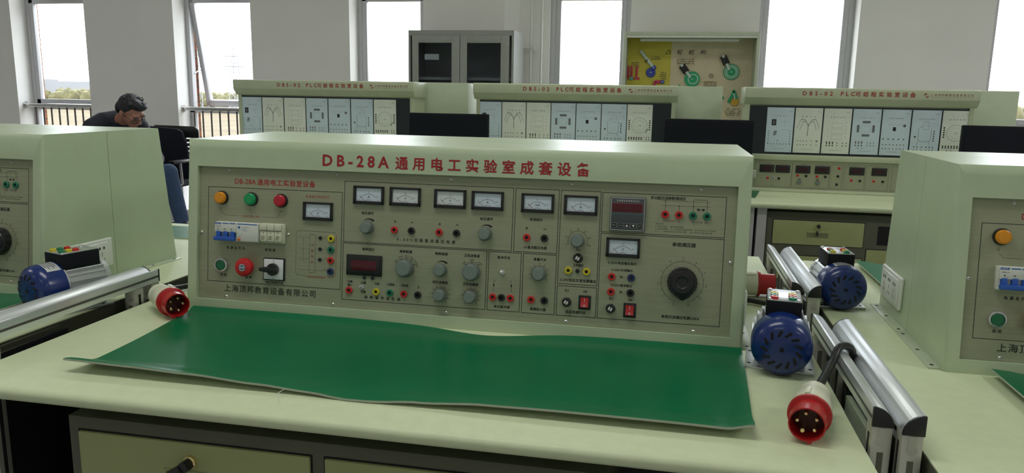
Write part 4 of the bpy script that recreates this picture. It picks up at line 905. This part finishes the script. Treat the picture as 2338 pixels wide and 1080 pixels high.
# ------------------------------------------------------------------ far row: programmable controller consoles
MODM = mat('module_white', (0.79, 0.84, 0.76), 0.3, var=0.02); MODB = mat('module_blue', (0.62, 0.75, 0.84), 0.3, var=0.02); MODD = mat('module_dark', (0.014, 0.02, 0.028), 0.4)
SHEAD = mat('cream_far', (0.49, 0.54, 0.38), 0.35, var=0.03)
def module_mesh(kind):
    b = MB(); W_, H_ = 0.1345, 0.232
    b.box((0, 0, 0), (W_, H_, 0.003), MODB if kind in (0, 3, 5, 4) else MODM, 0.0006)
    return b.mesh('demo_module')
def module_ink(kind):
    b = MB(); z = 0.0033; K = INK; G = mat('pale_ink', (0.14, 0.15, 0.15), 0.6); q = lambda x, y: (x * 0.1345, y * 0.232)
    L = lambda pts, w=0.0011, m=K: b.path([q(*p) for p in pts], w, m, z)
    dots = lambda pts, r=0.0024, m=K: [b.disc(q(*p), r, m, z, 8) for p in pts]
    for c in ((0.05, 0.97), (0.95, 0.97), (0.05, 0.03), (0.95, 0.03)): b.disc(q(*c), 0.0015, K, z, 8)
    b.text(('八段码显示', '天塔之光', '交通灯控制', '十字路口交通灯', '多级皮带输送机', '液体混合装置', '四节传送带')[kind], *q(0.5, 0.81), 0.0055, K, w=0.07, z=z); b.text('DBS-0%d' % (kind + 1), *q(0.87, 0.92), 0.004, G, z=z); b.text('上海顶邦教育设备', *q(0.5, 0.075), 0.0045, G, w=0.06, z=z)
    if kind == 0:
        b.quad(q(0.19, 0.60), q(0.36, 0.735), K, z); b.text('8', *q(0.275, 0.667), 0.02, mat('segment_grey', (0.25, 0.27, 0.3)), z=z + 0.0002); b.text('8', *q(0.34, 0.43), 0.025, K, z=z, shear=0.2)
        L([(0.5, 0.68), (0.85, 0.68)], 0.0006, G); L([(0.68, 0.58), (0.68, 0.76)], 0.0006, G); L([(0.55, 0.5), (0.85, 0.5)], 0.0006, G)
        dots([(0.10, 0.47 - k * 0.055) for k in range(6)] + [(0.90, 0.47 - k * 0.055) for k in range(6)] + [(0.10 + k * 0.115, 0.185) for k in range(8)] + [(0.45, 0.26)])
    elif kind == 1:
        L([(0.49, 0.38), (0.5, 0.62)], 0.0022)
        for s in (-1, 1):
            for r in (0.40, 0.30): b.path([(0.1345 * (0.5 + s * r * t / 10), 0.232 * (0.61 + r * 0.34 * (1 - ((t / 10 - 0.52) / 0.52) ** 2) - (0.02 if r < 0.35 else -0.01) - 0.10 * max(t / 10 - 0.7, 0) * 3)) for t in range(11)], 0.0013, K, z); dots([(0.5 + s * r * q_, 0.62 + r * 0.30) for q_ in (0.35, 0.6)], 0.002)
        dots([(0.15 + k * 0.11, y) for k in range(4) for y in (0.265, 0.18)] + [(0.66, 0.265), (0.66, 0.18), (0.85, 0.18)]); dots([(0.85, 0.265)], 0.005, G)
    elif kind == 2:
        for y0 in (0.68, 0.55, 0.42): b.rect(q(0.32, y0 - 0.10), q(0.70, y0), 0.0006, G, z)
        for k in range(5): b.text('LSM'[k % 3], *q(0.2, 0.7 - k * 0.08), 0.005, G, z=z); b.text('△', *q(0.82, 0.7 - k * 0.08), 0.006, G, z=z)
        dots([(0.17 + k * 0.11, y) for k in range(3) for y in (0.255, 0.225, 0.18)], 0.0036); dots([(0.55, 0.24), (0.55, 0.18), (0.75, 0.24), (0.75, 0.18), (0.89, 0.24), (0.89, 0.18)], 0.0028)
    elif kind == 3:
        for a, c in (((0.36, 0.69), (0.64, 0.74)), ((0.36, 0.40), (0.64, 0.45)), ((0.17, 0.49), (0.26, 0.65)), ((0.72, 0.49), (0.81, 0.65))): b.quad(q(*a), q(*c), mat('module_grey', (0.16, 0.18, 0.19)), z)
        b.rect(q(0.34, 0.50), q(0.64, 0.64), 0.0006, G, z); dots([(0.17 + k * 0.11, y) for k in range(3) for y in (0.255, 0.2)], 0.0034); dots([(0.17 + k * 0.11, 0.285) for k in range(3)], 0.003, REDINK); dots([(0.6 + k * 0.11, y) for k in range(3) for y in (0.26, 0.2)] + [(0.27, 0.14), (0.42, 0.14)])
    elif kind == 4:
        b.quad(q(0.40, 0.535), q(0.51, 0.62), K, z); L([(0.22, 0.67), (0.75, 0.67)], 0.0008, G); dots([(0.80, 0.655)], 0.0075, K); dots([(0.79, 0.66)], 0.0055, ZINC)
        dots([(0.09 + k * 0.18, 0.355) for k in range(5)], 0.0034, G)
        for k in range(5): L([(0.07 + k * 0.18, 0.35), (0.12 + k * 0.18, 0.37)], 0.002)
        dots([(0.09 + k * 0.125, y) for k in range(7) for y in (0.235, 0.145)], 0.0026)
    elif kind == 5:
        L([(0.26, 0.60), (0.26, 0.36), (0.36, 0.32), (0.62, 0.32), (0.70, 0.36), (0.70, 0.60)], 0.0012); L([(0.28, 0.32), (0.23, 0.25)], 0.0012); L([(0.64, 0.32), (0.68, 0.25)], 0.0012); b.rect(q(0.42, 0.58), q(0.60, 0.76), 0.0007, G, z); b.rect(q(0.5, 0.66), q(0.9, 0.72), 0.0006, G, z); L([(0.30, 0.62), (0.40, 0.66)], 0.0012)
        dots([(0.80, 0.545 - k * 0.05) for k in range(5)], 0.0034); dots([(0.15, 0.42)], 0.0045); dots([(x, y) for x in (0.15, 0.26, 0.42, 0.58, 0.69, 0.80) for y in (0.20, 0.13)], 0.003)
    else:
        b.arc(q(0.5, 0.52), 0.0405, 0.0415, 0, 2 * PI, K, z, 40); b.text('工位', *q(0.5, 0.52), 0.009, G, z=z); b.arc(q(0.5, 0.52), 0.026, 0.0265, 0, 2 * PI, G, z, 30)
        for k in range(5):
            for x in (0.09, 0.91): dots([(x, 0.63 - k * 0.05)], 0.0042)
        L([(0.76, 0.36), (0.84, 0.44)], 0.0035); dots([(0.10 + k * 0.10, y) for k in range(6) for y in (0.235, 0.2)], 0.0038); dots([(0.8, 0.24), (0.9, 0.24), (0.8, 0.19), (0.9, 0.19), (0.25, 0.14), (0.40, 0.14)], 0.0028)
    return b.mesh('module_printing')
MODMESH = [(module_mesh(k), module_ink(k)) for k in range(7)]
FW = 1.12
FR = Matrix(((1, 0, 0, 0), (0, 0, -1, 0.042), (0, 1, 0, 0), (0, 0, 0, 1)))      # panel frame: x, z up, out of the face (local y = 0.042)
def far_console(label, loc, m0, pitch):
    t = thing('controller_console', label, 'console', loc, 0, 'far controller consoles')
    D_ = 0.25
    M = Matrix(((0, 0, 1, 0), (1, 0, 0, 0), (0, 1, 0, 0), (0, 0, 0, 1)))
    b = MB(); b.prism([(0.0, 0.488), (0.0, 0.536), (0.008, 0.541), (D_, 0.541), (D_, 0.452), (0.034, 0.452)], 0, FW, SHEAD, T=M, bev=0.002)
    e = 0.020
    b.box((0.012, 0.034, 0), (0.012 + e, D_, 0.452), SHEAD); b.box((FW - 0.012 - e, 0.034, 0), (FW - 0.012, D_, 0.452), SHEAD)
    b.box((0.03, 0.046, 0.0), (FW - 0.03, D_, 0.452), SHEAD); b.box((0.03, 0.034, 0.165), (FW - 0.03, 0.05, 0.195), SHEAD, 0.003); b.box((0.012, 0.0, 0), (FW - 0.012, 0.06, 0.014), SHEAD, 0.003)
    part('housing', b, t)
    F0 = Matrix(((1, 0, 0, 0), (0, 0, -1, 0.0), (0, 1, 0, 0), (0, 0, 0, 1)))
    b = MB(F0); b.text('DBS-02', 0.357, 0.513, 0.0205, REDINK, w=0.144, bold=0.006, z=0.0005, heavy=0.0005); part('model_lettering', b, t, 'dark red model lettering'); b = MB(F0); b.text('PLC', 0.502, 0.513, 0.0205, REDINK, w=0.066, bold=0.006, z=0.0005, heavy=0.0005); b.text('可编程实验室设备', 0.680, 0.513, 0.0255, REDINK, w=0.283, bold=0.006, z=0.0005, heavy=0.00035); part('header_lettering', b, t, 'dark red title lettering')
    rb = mat('logo_rust', (0.30, 0.06, 0.03), 0.5); b = MB(F0); b.text('上海顶邦教育设备有限公司', 0.987, 0.5145, 0.0125, rb, w=0.196, z=0.0005); b.text('SHANGHAI DINGBANG EDUCATION EQUIPMENT CO LTD', 0.987, 0.5025, 0.0034, rb, w=0.196, z=0.0005)
    b.arc((0.868, 0.512), 0.004, 0.0085, 0.5, 3.4, rb, 0.0005, 14); b.arc((0.873, 0.508), 0.003, 0.0075, 3.6, 6.6, REDINK, 0.0005, 14); b.disc((0.865, 0.519), 0.0035, REDINK, 0.0006, 10); part('company_logo', b, t, 'small rust coloured company mark')
    rk = part('module_rack', MB(FR).box((0.03, 0.196, -0.004), (FW - 0.03, 0.447, 0.001), MODD, 0.0), t, 'black module rack')
    for k in range(7):
        o = link('demo_module', MODMESH[k][0], t, ('blue-white' if k in (0, 3, 4, 5) else 'cream-white') + ' demonstration module'); o.matrix_local = FR @ Matrix.Translation((m0 + k * pitch, 0.2065, 0.001)); link('module_printing', MODMESH[k][1], o)
    # lower instrument strip
    lp = part('instrument_strip', MB(FR).box((0.034, 0.014, -0.004), (FW - 0.034, 0.158, 0.0), PANEL), t, 'grey instrument strip'); z = 0.0004
    b = MB(FR)
    for x0, x1 in ((0.082, 0.268), (0.271, 0.455), (0.463, 0.520), (0.530, 0.630), (0.636, 0.745), (0.76, 0.90), (0.905, 1.07)): b.rect((x0, 0.022), (x1, 0.150), 0.0008, INK, z)
    for s, x in (('电压表', 0.145), ('电流表', 0.225), ('0-12V稳压源', 0.325), ('0-12V稳压源', 0.415), ('直流电压表', 0.58), ('直流电流表', 0.69)): b.text(s, x, 0.144, 0.0042, INK, w=0.03, z=z)
    for s, x in (('5V/0.5A', 0.175), ('V', 0.575), ('A', 0.685)): b.text(s, x, 0.029, 0.004, INK, z=z)
    for x in (0.31, 0.4): b.arc((x, 0.058), 0.008, 0.0115, math.radians(130), math.radians(50), INK, z, 12)
    part('strip_printing', b, lp)
    for x in (0.105, 0.185, 0.287, 0.383, 0.553, 0.662, 0.80, 0.96):
        d = part('digital_display', MB(FR).box((x, 0.098, 0), (x + 0.074, 0.139, 0.003), BLACK, 0.0008), t, 'black digital display'); part('display_window', MB(FR).box((x + 0.014, 0.107, 0.002), (x + 0.060, 0.130, 0.0034), mat('led_dim', (0.035, 0.006, 0.014), 0.3)), d)
    for x, y, c in ((0.149, 0.068, REDB), (0.206, 0.067, BLACK), (0.299, 0.086, REDB), (0.342, 0.085, BLACK), (0.396, 0.084, REDB), (0.438, 0.084, BLACK), (0.503, 0.131, REDB), (0.50, 0.089, BLACK), (0.497, 0.046, BLACK), (0.567, 0.070, REDB), (0.609, 0.069, BLACK), (0.676, 0.07, REDB), (0.72, 0.069, BLACK)):
        part('banana_socket', MB(FR).lathe([(0, 0), (0.0068, 0), (0.0068, 0.003), (0.0055, 0.004), (0.003, 0.004), (0.0028, 0.002), (0, 0.002)], c, (x, y, 0), (0, 0, 1), 16), t, ('red' if c is REDB else 'black') + ' banana socket')
    part('selector_switch', MB(FR).lathe([(0, 0), (0.008, 0), (0.008, 0.004), (0.0045, 0.0045), (0.0042, 0.007), (0, 0.008)], BLACK, (0.177, 0.067, 0), (0, 0, 1), 16).arc((0.177, 0.067), 0.0045, 0.0075, 0, 2 * PI, WHITEINK, 0.0047), t)
    for x in (0.31, 0.402): part('control_knob', MB(FR).lathe([(0, 0), (0.0115, 0), (0.011, 0.008), (0.0098, 0.013), (0, 0.0135)], GREYK, (x, 0.052, 0), (0, 0, 1), 20), t, 'grey control knob')
    part('pilot_lamp', MB(FR).lathe([(0, 0), (0.009, 0), (0.009, 0.003), (0.0075, 0.004), (0.0075, 0.008), (0, 0.010)], GREENL, (0.066, 0.136, 0), (0, 0, 1), 18), t, 'green pilot lamp')
    b = MB(FR); b.box((0.054, 0.066, 0), (0.086, 0.106, 0.009), WHITEP, 0.001)
    for i in range(4):
        for j in range(5): b.quad((0.056 + i * 0.0074, 0.068 + j * 0.0074), (0.061 + i * 0.0074, 0.0715 + j * 0.0074), mat('grey_ink', (0.1, 0.09, 0.07)), 0.0094)
    part('mini_breaker', b, t, 'small white breaker')
    for x in (0.27, 0.535): part('screw', MB(FR).lathe([(0, 0.002), (0.002, 0.0018), (0.003, 0)], ZINC, (x, 0.020, 0), (0, 0, 1), 10), t)
    return t
FX = ((-1.510, 0.024, 0.1406, 'left', 'left-hand far controller console, above the left of the centre console'), (-0.042, 0.021, 0.1390, 'middle', 'middle far controller console, between the two black monitors'), (1.418, 0.122, 0.1413, 'right', 'right-hand far controller console with its lower instrument strip in view'))
for x, m0, pitch, nm, lab in FX:
    far_console(lab, (x, 2.75, TZ), m0, pitch)
RX = {'left': 'cream back of the console standing behind the left far console', 'middle': 'cream back of the console standing behind the middle far console', 'right': 'cream back of the console standing behind the right far console'}
for x, _, _, nm, _ in FX:
    t = thing('rear_console', RX[nm], 'console', (x + {'left': 0.25, 'middle': 0.255, 'right': 0.297}[nm], 3.05, TZ), 0, 'consoles behind the far row')
    M = Matrix(((0, 0, 1, 0), (1, 0, 0, 0), (0, 1, 0, 0), (0, 0, 0, 1)))
    part('back_panel', MB().prism([(0, 0), (0, 0.543), (0.30, 0.543), (0.30, 0.492), (0.262, 0.455), (0.262, 0.0)], 0, 1.11, CREAM2, T=M, bev=0.003), t)
# far benches
def far_bench(label, x):
    t = thing('far_workbench', label, 'workbench', (x, 2.28, 0), 0, 'far workbenches')
    b = MB(); M = Matrix(((0, 0, 1, 0), (1, 0, 0, 0), (0, 1, 0, 0), (0, 0, 0, 1)))
    q = [(0.040, TZ - 0.032), (0.024, TZ - 0.030), (0.011, TZ - 0.025), (0.003, TZ - 0.018), (0, TZ - 0.010), (0.003, TZ - 0.004), (0.009, TZ - 0.001), (0.018, TZ), (1.38, TZ), (1.38, TZ - 0.032)]
    part('tabletop', b.prism(q, -0.075, 1.382, TOPM, T=M), t, sharp=50)
    fx0, fx1, fy = 0.052, 0.99, 0.08
    b = MB(); b.box((fx0, fy, 0.05), (fx1, 1.2, TZ - 0.050), GREYM, 0.002); b.box((fx0 + 0.02, fy + 0.05, TZ - 0.051), (fx1 - 0.02, 1.15, TZ - 0.033), GREYM); part('drawer_cabinet', b, t)
    for k, (xa, xb) in enumerate(((0.082, 0.493), (0.55, 0.96))):
        for r in range(4):
            if k == 1 and r == 0: continue
            zt = TZ - 0.089 - (r * 0.172 if k == 0 else r * 0.125 - 0.0); hgt = 0.116 if k == 0 else 0.11; zb = zt - hgt
            xa2 = xa if k == 0 else 0.512
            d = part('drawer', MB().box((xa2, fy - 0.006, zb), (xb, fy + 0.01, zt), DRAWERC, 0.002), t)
            part('drawer_gap', MB().box((xa2 - 0.003, fy - 0.001, zb - 0.003), (xb + 0.003, fy + 0.002, zt + 0.003), DARK), d)
            cx = (xa2 + xb) / 2; part('lock', MB().cyl((cx, fy - 0.012, zt - 0.022), (cx, fy - 0.004, zt - 0.022), 0.009, BRASS, 16), d, 'brass drawer lock')
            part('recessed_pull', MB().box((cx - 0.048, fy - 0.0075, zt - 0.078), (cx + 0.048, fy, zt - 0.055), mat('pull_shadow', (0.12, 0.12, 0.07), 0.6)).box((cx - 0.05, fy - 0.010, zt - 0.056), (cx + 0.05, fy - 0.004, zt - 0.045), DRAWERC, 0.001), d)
            if k == 0 and r == 0: part('key', MB().box((cx - 0.006, fy - 0.03, zt - 0.03), (cx + 0.006, fy - 0.012, zt - 0.014), BLACK, 0.002).box((cx - 0.008, fy - 0.02, zt - 0.068), (cx - 0.001, fy - 0.012, zt - 0.045), BLACK, 0.002), d, 'black key')
    part('slot_opening', MB().box((0.555, fy - 0.001, TZ - 0.19), (0.94, fy + 0.02, TZ - 0.10), DARK, 0.0), t)
    for xa in (0.003, 1.405):
        po = part('leg_panel', MB().box((xa, fy - 0.02, 0), (xa + 0.044, 1.2, TZ - 0.033), LIGHTST), t, 'pale metal leg panel')
    return t
for x, lab in ((-1.446, 'far workbench under the left far console'), (0.014, 'far workbench under the middle far console'), (1.474, 'far workbench on the right with drawers in view between the consoles')): far_bench(lab, x)
# monitors
def monitor(label, x, zb=0.0):
    t = thing('monitor', label, 'monitor', (x, 2.50, TZ + zb), 0, 'black monitors on the far benches')
    sc = part('bezel', MB().box((-0.216, -0.012, 0.115), (0.216, 0.028, 0.376 - zb), CASEB, 0.004), t)
    part('screen', MB().box((-0.206, -0.0135, 0.128), (0.206, -0.011, 0.366 - zb), SCREEN), t)
    part('stand', MB().box((-0.03, 0.0, 0.01), (0.03, 0.022, 0.13), BLACK, 0.004), t)
    part('base', MB().lathe([(0, 0), (0.10, 0), (0.10, 0.006), (0.09, 0.012), (0, 0.014)], BLACK, (0, 0.01, 0), (0, 0, 1), 32), t)
    if 'left' in label: part('camera_tab', MB().box((0.186, -0.005, 0.374), (0.203, 0.012, 0.382), BLACK, 0.002), t)
    return t
monitor('black monitor in front of the gap between the left and middle far consoles', -0.110); monitor('black monitor in front of the gap between the middle and right far consoles', 1.232, 0.0044); monitor('black monitor at the far right in front of the right far console', 2.605)

# ------------------------------------------------------------------ office chairs
def office_chair(label, loc, rz):
    t = thing('office_chair', label, 'chair', loc, rz)
    fab = mat('chair_fabric', (0.010, 0.012, 0.020), 0.8, spec=0.2)
    XZ = Matrix(((1, 0, 0, 0), (0, 0, 1, 0), (0, 1, 0, 0), (0, 0, 0, 1)))
    part('backrest', MB().prism([(-0.20, 0.46), (0.215, 0.46), (0.225, 0.62), (0.205, 0.80), (0.17, 0.905), (0.13, 0.925), (-0.16, 0.945), (-0.20, 0.91), (-0.225, 0.75)], -0.022, 0.022, fab, T=XZ, bev=0.014), t)
    b = MB(Matrix.Translation((0.055, 0.085, 0)))      # slotted plastic shell standing behind the cushion
    b.prism([(-0.22, 0.86), (0.225, 0.86), (0.222, 0.915), (0.19, 0.945), (-0.20, 0.95), (-0.22, 0.93)], -0.008, 0.008, BLACK, T=XZ, bev=0.004)
    b.box((-0.22, -0.008, 0.47), (0.10, 0.008, 0.87), BLACK, 0.003); b.box((0.205, -0.008, 0.47), (0.225, 0.008, 0.87), BLACK, 0.003); b.box((0.09, -0.008, 0.47), (0.21, 0.008, 0.60), BLACK, 0.003)
    for k in range(7): b.box((0.09, -0.008, 0.615 + k * 0.038), (0.21, 0.008, 0.640 + k * 0.038), BLACK, 0.002)
    part('back_shell', b, t, 'slotted black plastic shell')
    part('seat', MB().box((-0.24, -0.50, 0.42), (0.24, -0.02, 0.485), fab, 0.025, 3), t)
    part('back_bracket', MB().tube([(0, 0.015, 0.62), (0, 0.03, 0.50), (0, -0.06, 0.405), (0, -0.2, 0.40)], 0.02, BLACK, 10), t)
    for sx in (-1, 1):
        am = part('armrest', MB().box((sx * 0.27 - 0.03, -0.36, 0.64), (sx * 0.27 + 0.03, -0.10, 0.67), BLACK, 0.01), t)
        part('arm_bracket', MB().tube([(sx * 0.27, -0.22, 0.65), (sx * 0.28, -0.22, 0.46), (sx * 0.20, -0.22, 0.415)], 0.011, STEEL, 10), am, 'chrome arm bracket')
    part('gas_column', MB().cyl((0, -0.24, 0.06), (0, -0.24, 0.42), 0.027, STEEL, 18), t)
    for k in range(5):
        a = 2 * PI * k / 5 + 0.3; c, s = math.cos(a), math.sin(a)
        l = part('base_arm', MB().tube([(0, -0.24, 0.11), (0.16 * c, -0.24 + 0.16 * s, 0.085), (0.29 * c, -0.24 + 0.29 * s, 0.07)], [0.026, 0.020, 0.015], BLACK, 8), t)
        part('caster', MB().cyl((0.29 * c - 0.012 * s, -0.24 + 0.29 * s + 0.012 * c, 0.028), (0.29 * c + 0.012 * s, -0.24 + 0.29 * s - 0.012 * c, 0.028), 0.028, BLACK, 16), l)
    return t
office_chair('black office chair with a slotted back shell behind the gap left of the centre console', (-3.40, 4.74, 0), 0.05)

# ------------------------------------------------------------------ seated person
def remeshed(build, voxel, m, smooth_iter=4, name='x'):
    b = MB(); build(b); me = b.mesh('tmp'); o = bpy.data.objects.new('tmp', me); COL.objects.link(o)
    r = o.modifiers.new('r', 'REMESH'); r.mode = 'VOXEL'; r.voxel_size = voxel; r.use_smooth_shade = True
    s = o.modifiers.new('s', 'SMOOTH'); s.iterations = smooth_iter; s.factor = 0.5
    bpy.context.view_layer.update(); dg = bpy.context.evaluated_depsgraph_get()
    out = bpy.data.meshes.new_from_object(o.evaluated_get(dg)); bpy.data.objects.remove(o); bpy.data.meshes.remove(me)
    out.materials.clear(); out.materials.append(m)
    for p in out.polygons: p.material_index = 0; p.use_smooth = True
    return out
def limb(b, pts, rs, m):
    b.tube(pts, rs, m, 16)
    for p, r in zip(pts, rs): b.ell(p, (r, r, r), m, u=16, v=10)
def person():
    # local frame: faces -y; the root is turned so that he looks to the right and towards the bench
    t = thing('person', 'person in a dark jacket and glasses sitting with head bowed by the window wall', 'person', (-3.190, 3.97, 0), math.radians(68))
    skin = mat('skin', (0.37, 0.175, 0.12), 0.5, var=0.04); hairm = mat('hair', (0.010, 0.010, 0.013), 0.5, var=0.2, scale=80); jk = mat('jacket_navy', (0.012, 0.014, 0.026), 0.75, var=0.1); jeans = mat('jeans', (0.035, 0.07, 0.14), 0.8, var=0.15, scale=60); sh = mat('shoe', (0.015, 0.018, 0.03), 0.5)
    # head frame: bowed forward
    HP = Matrix.Translation((0, -0.02, 1.02)) @ Matrix.Rotation(math.radians(38), 4, 'X') @ Matrix.Rotation(math.radians(14), 4, 'Z')
    def head(b, grow=0.0):
        T = HP
        b.ell((0, 0.015, 0.125), (0.077 + grow, 0.096 + grow, 0.092 + grow), skin, T=T, u=28, v=18)
        if grow: return
        b.ell((0, -0.025, 0.07), (0.064, 0.070, 0.085), skin, T=T, u=24, v=16); b.ell((0, -0.062, 0.005), (0.032, 0.028, 0.026), skin, T=T)
        b.ell((0, -0.055, 0.035), (0.045, 0.035, 0.04), skin, T=T); b.ell((0, -0.10, 0.078), (0.011, 0.016, 0.026), skin, T=T, u=14, v=10); b.ell((0, -0.110, 0.062), (0.017, 0.014, 0.011), skin, T=T, u=14, v=10)
        for s in (-1, 1):
            b.ell((s * 0.079, 0.012, 0.085), (0.012, 0.020, 0.034), skin, T=T, u=12, v=10); b.ell((s * 0.036, -0.068, 0.075), (0.026, 0.022, 0.024), skin, T=T); b.ell((s * 0.032, -0.078, 0.118), (0.028, 0.016, 0.012), skin, T=T)
        b.ell((0, -0.088, 0.034), (0.024, 0.014, 0.008), skin, T=T); b.ell((0, -0.086, 0.023), (0.020, 0.014, 0.008), skin, T=T)
    hipL, hipR = (-0.10, 0.17, 0.53), (0.10, 0.17, 0.53)
    def body(b):
        head(b)
        limb(b, [(0, 0.14, 0.95), (0, 0.07, 1.02), HP @ Vector((0, 0.02, 0.08))], [0.062, 0.055, 0.055], skin)
        b.ell((0, 0.17, 0.80), (0.17, 0.10, 0.20), skin); b.ell((0, 0.20, 0.62), (0.15, 0.10, 0.15), skin)
        for s, kn, an in ((-1, (-0.13, -0.34, 0.54), (-0.12, -0.30, 0.10)), (1, (0.09, -0.39, 0.63), (0.15, -0.43, 0.26))):
            limb(b, [(s * 0.10, 0.17, 0.53), kn], [0.075, 0.052], skin); limb(b, [kn, an], [0.05, 0.032], skin); limb(b, [an, (an[0], an[1] - 0.05, an[2] - 0.05)], [0.03, 0.022], skin)
        for s in (-1, 1):
            limb(b, [(s * 0.19, 0.14, 0.96), (s * 0.24, 0.02, 0.70), (s * 0.10, -0.22, 0.66)], [0.05, 0.04, 0.028], skin)
            b.ell((s * 0.075, -0.26, 0.668), (0.036, 0.045, 0.016), skin)
            for k in range(4): limb(b, [(s * 0.075 + (k - 1.5) * 0.018, -0.295, 0.668), (s * 0.07 + (k - 1.5) * 0.017, -0.325 + abs(k - 1.5) * 0.006, 0.662), (s * 0.068 + (k - 1.5) * 0.016, -0.345 + abs(k - 1.5) * 0.008, 0.650)], [0.009, 0.0085, 0.0075], skin)
            limb(b, [(s * 0.055, -0.25, 0.668), (s * 0.035, -0.285, 0.664), (s * 0.03, -0.305, 0.658)], [0.011, 0.010, 0.008], skin)
    link('body', remeshed(body, 0.006, skin, 3), t)
    def jacket(b):
        limb(b, [(0, 0.225, 0.55), (0, 0.23, 0.76), (0, 0.19, 0.92)], [0.15, 0.165, 0.125], jk)
        b.ell((0, 0.20, 0.82), (0.205, 0.145, 0.20), jk); b.ell((0, 0.17, 0.955), (0.205, 0.105, 0.095), jk)
        for s in (-1, 1): limb(b, [(s * 0.19, 0.14, 0.965), (s * 0.255, 0.02, 0.70), (s * 0.13, -0.18, 0.668)], [0.078, 0.06, 0.045], jk)
        for s in (-1, 1): limb(b, [(0, 0.15, 1.025), (s * 0.10, 0.145, 1.005), (s * 0.185, 0.14, 0.965)], [0.075, 0.082, 0.08], jk)
        b.lathe([(0.088, -0.02), (0.082, 0.05), (0.072, 0.055), (0.06, 0.0)], jk, (0, 0.115, 1.00), (0, -0.60, 0.80), 24)
    link('jacket', remeshed(jacket, 0.009, jk, 5), t, 'dark navy jacket')
    def trousers(b):
        b.ell((0, 0.19, 0.53), (0.18, 0.14, 0.10), jeans)
        for s, kn, an in ((-1, (-0.13, -0.34, 0.54), (-0.12, -0.30, 0.10)), (1, (0.09, -0.39, 0.63), (0.15, -0.43, 0.25))):
            limb(b, [(s * 0.10, 0.17, 0.53), kn], [0.092, 0.070], jeans); limb(b, [kn, an, (an[0], an[1] - 0.012, an[2] - 0.03)], [0.067, 0.056, 0.054], jeans)
    link('trousers', remeshed(trousers, 0.009, jeans, 3), t, 'blue jeans')
    for an, dz in (((-0.12, -0.30, 0.064), 0), ((0.15, -0.44, 0.215), -0.05)):
        b = MB(); T = Matrix.Translation(an) @ Matrix.Rotation(math.radians(0 if dz == 0 else 28), 4, 'X'); b.ell((0, -0.06, 0.0), (0.045, 0.14, 0.05), sh, T=T); b.box((-0.045, -0.20, -0.062), (0.045, 0.075, -0.04), WHITEP, 0.012, T=T); part('shoe', b, t, 'dark shoe with a white sole')
    def hair(b):
        T = HP; b.ell((0, 0.028, 0.140), (0.085, 0.096, 0.088), hairm, T=T, u=28, v=18)
        b.ell((0, 0.075, 0.095), (0.076, 0.052, 0.075), hairm, T=T); b.ell((0.01, -0.052, 0.186), (0.064, 0.045, 0.034), hairm, T=T); b.ell((-0.03, -0.03, 0.205), (0.05, 0.05, 0.03), hairm, T=T)
        for s in (-1, 1): b.ell((s * 0.072, 0.018, 0.125), (0.014, 0.032, 0.035), hairm, T=T)
        for k in range(26):
            a = k * 2.4; r = 0.02 + 0.05 * (k / 26); p = Vector((r * math.cos(a), 0.01 + r * math.sin(a) * 1.1, 0.215 - r * r * 5)); limb(b, [T @ p, T @ (p + Vector((0.02 * math.cos(a), 0.02 * math.sin(a) - 0.012, 0.012)))], [0.016, 0.006], hairm)
    link('hair', remeshed(hair, 0.006, hairm, 1), t, 'short black hair')
    b = MB(HP)
    for s in (-1, 1):
        c = Vector((s * 0.034, -0.103, 0.082)); pts = [c + Vector((0.029 * math.cos(a), 0.012 * abs(math.cos(a)) * (1 if math.cos(a) * s > 0 else 0), 0.020 * math.sin(a))) for a in [2 * PI * k / 20 for k in range(21)]]
        b.tube(pts, 0.0022, BLACK, 6); b.tube([c + Vector((s * 0.029, 0.012, 0.006)), (s * 0.082, -0.04, 0.092), (s * 0.084, 0.02, 0.10)], 0.0022, BLACK, 6)
    b.tube([(-0.007, -0.106, 0.088), (0, -0.112, 0.091), (0.007, -0.106, 0.088)], 0.002, BLACK, 6)
    gl = part('glasses', b, t, 'black framed glasses')
    b = MB(HP)
    for s in (-1, 1): b.lathe([(0, 0), (0.026, 0.0), (0.026, 0.0008), (0, 0.0008)], LENS, (s * 0.034, -0.101, 0.082), (0, 1, 0), 20)
    part('lens', b, gl)
    for s in (-1, 1): part('eye', MB(HP).ell((s * 0.034, -0.087, 0.084), (0.013, 0.010, 0.006), mat('eyelid', (0.20, 0.09, 0.06), 0.5)).ell((s * 0.034, -0.096, 0.082), (0.005, 0.003, 0.005), BLACK), t)
    b = MB(HP)
    for s in (-1, 1): b.ell((s * 0.034, -0.091, 0.110), (0.024, 0.008, 0.005), hairm)
    part('eyebrows', b, t)
person()
t = thing('stool', 'low dark stool under the seated person', 'stool', (-3.32, 4.05, 0))
part('seat', MB().cyl((0, 0, 0.40), (0, 0, 0.43), 0.19, BLACK, 28, bev=0.01), t)
for k in range(4):
    a = PI / 4 + k * PI / 2; part('leg', MB().tube([(0.13 * math.cos(a), 0.13 * math.sin(a), 0.40), (0.17 * math.cos(a), 0.17 * math.sin(a), 0.0)], 0.014, STEEL, 10), t)

# sky portals at the window openings keep the daylight clean
for x0, x1 in OPEN:
    area('window_portal', ((x0 + x1) / 2, 5.31, (ZS + ZL) / 2), (-PI / 2, 0, 0), x1 - x0, ZL - ZS, 1.0, portal=True)
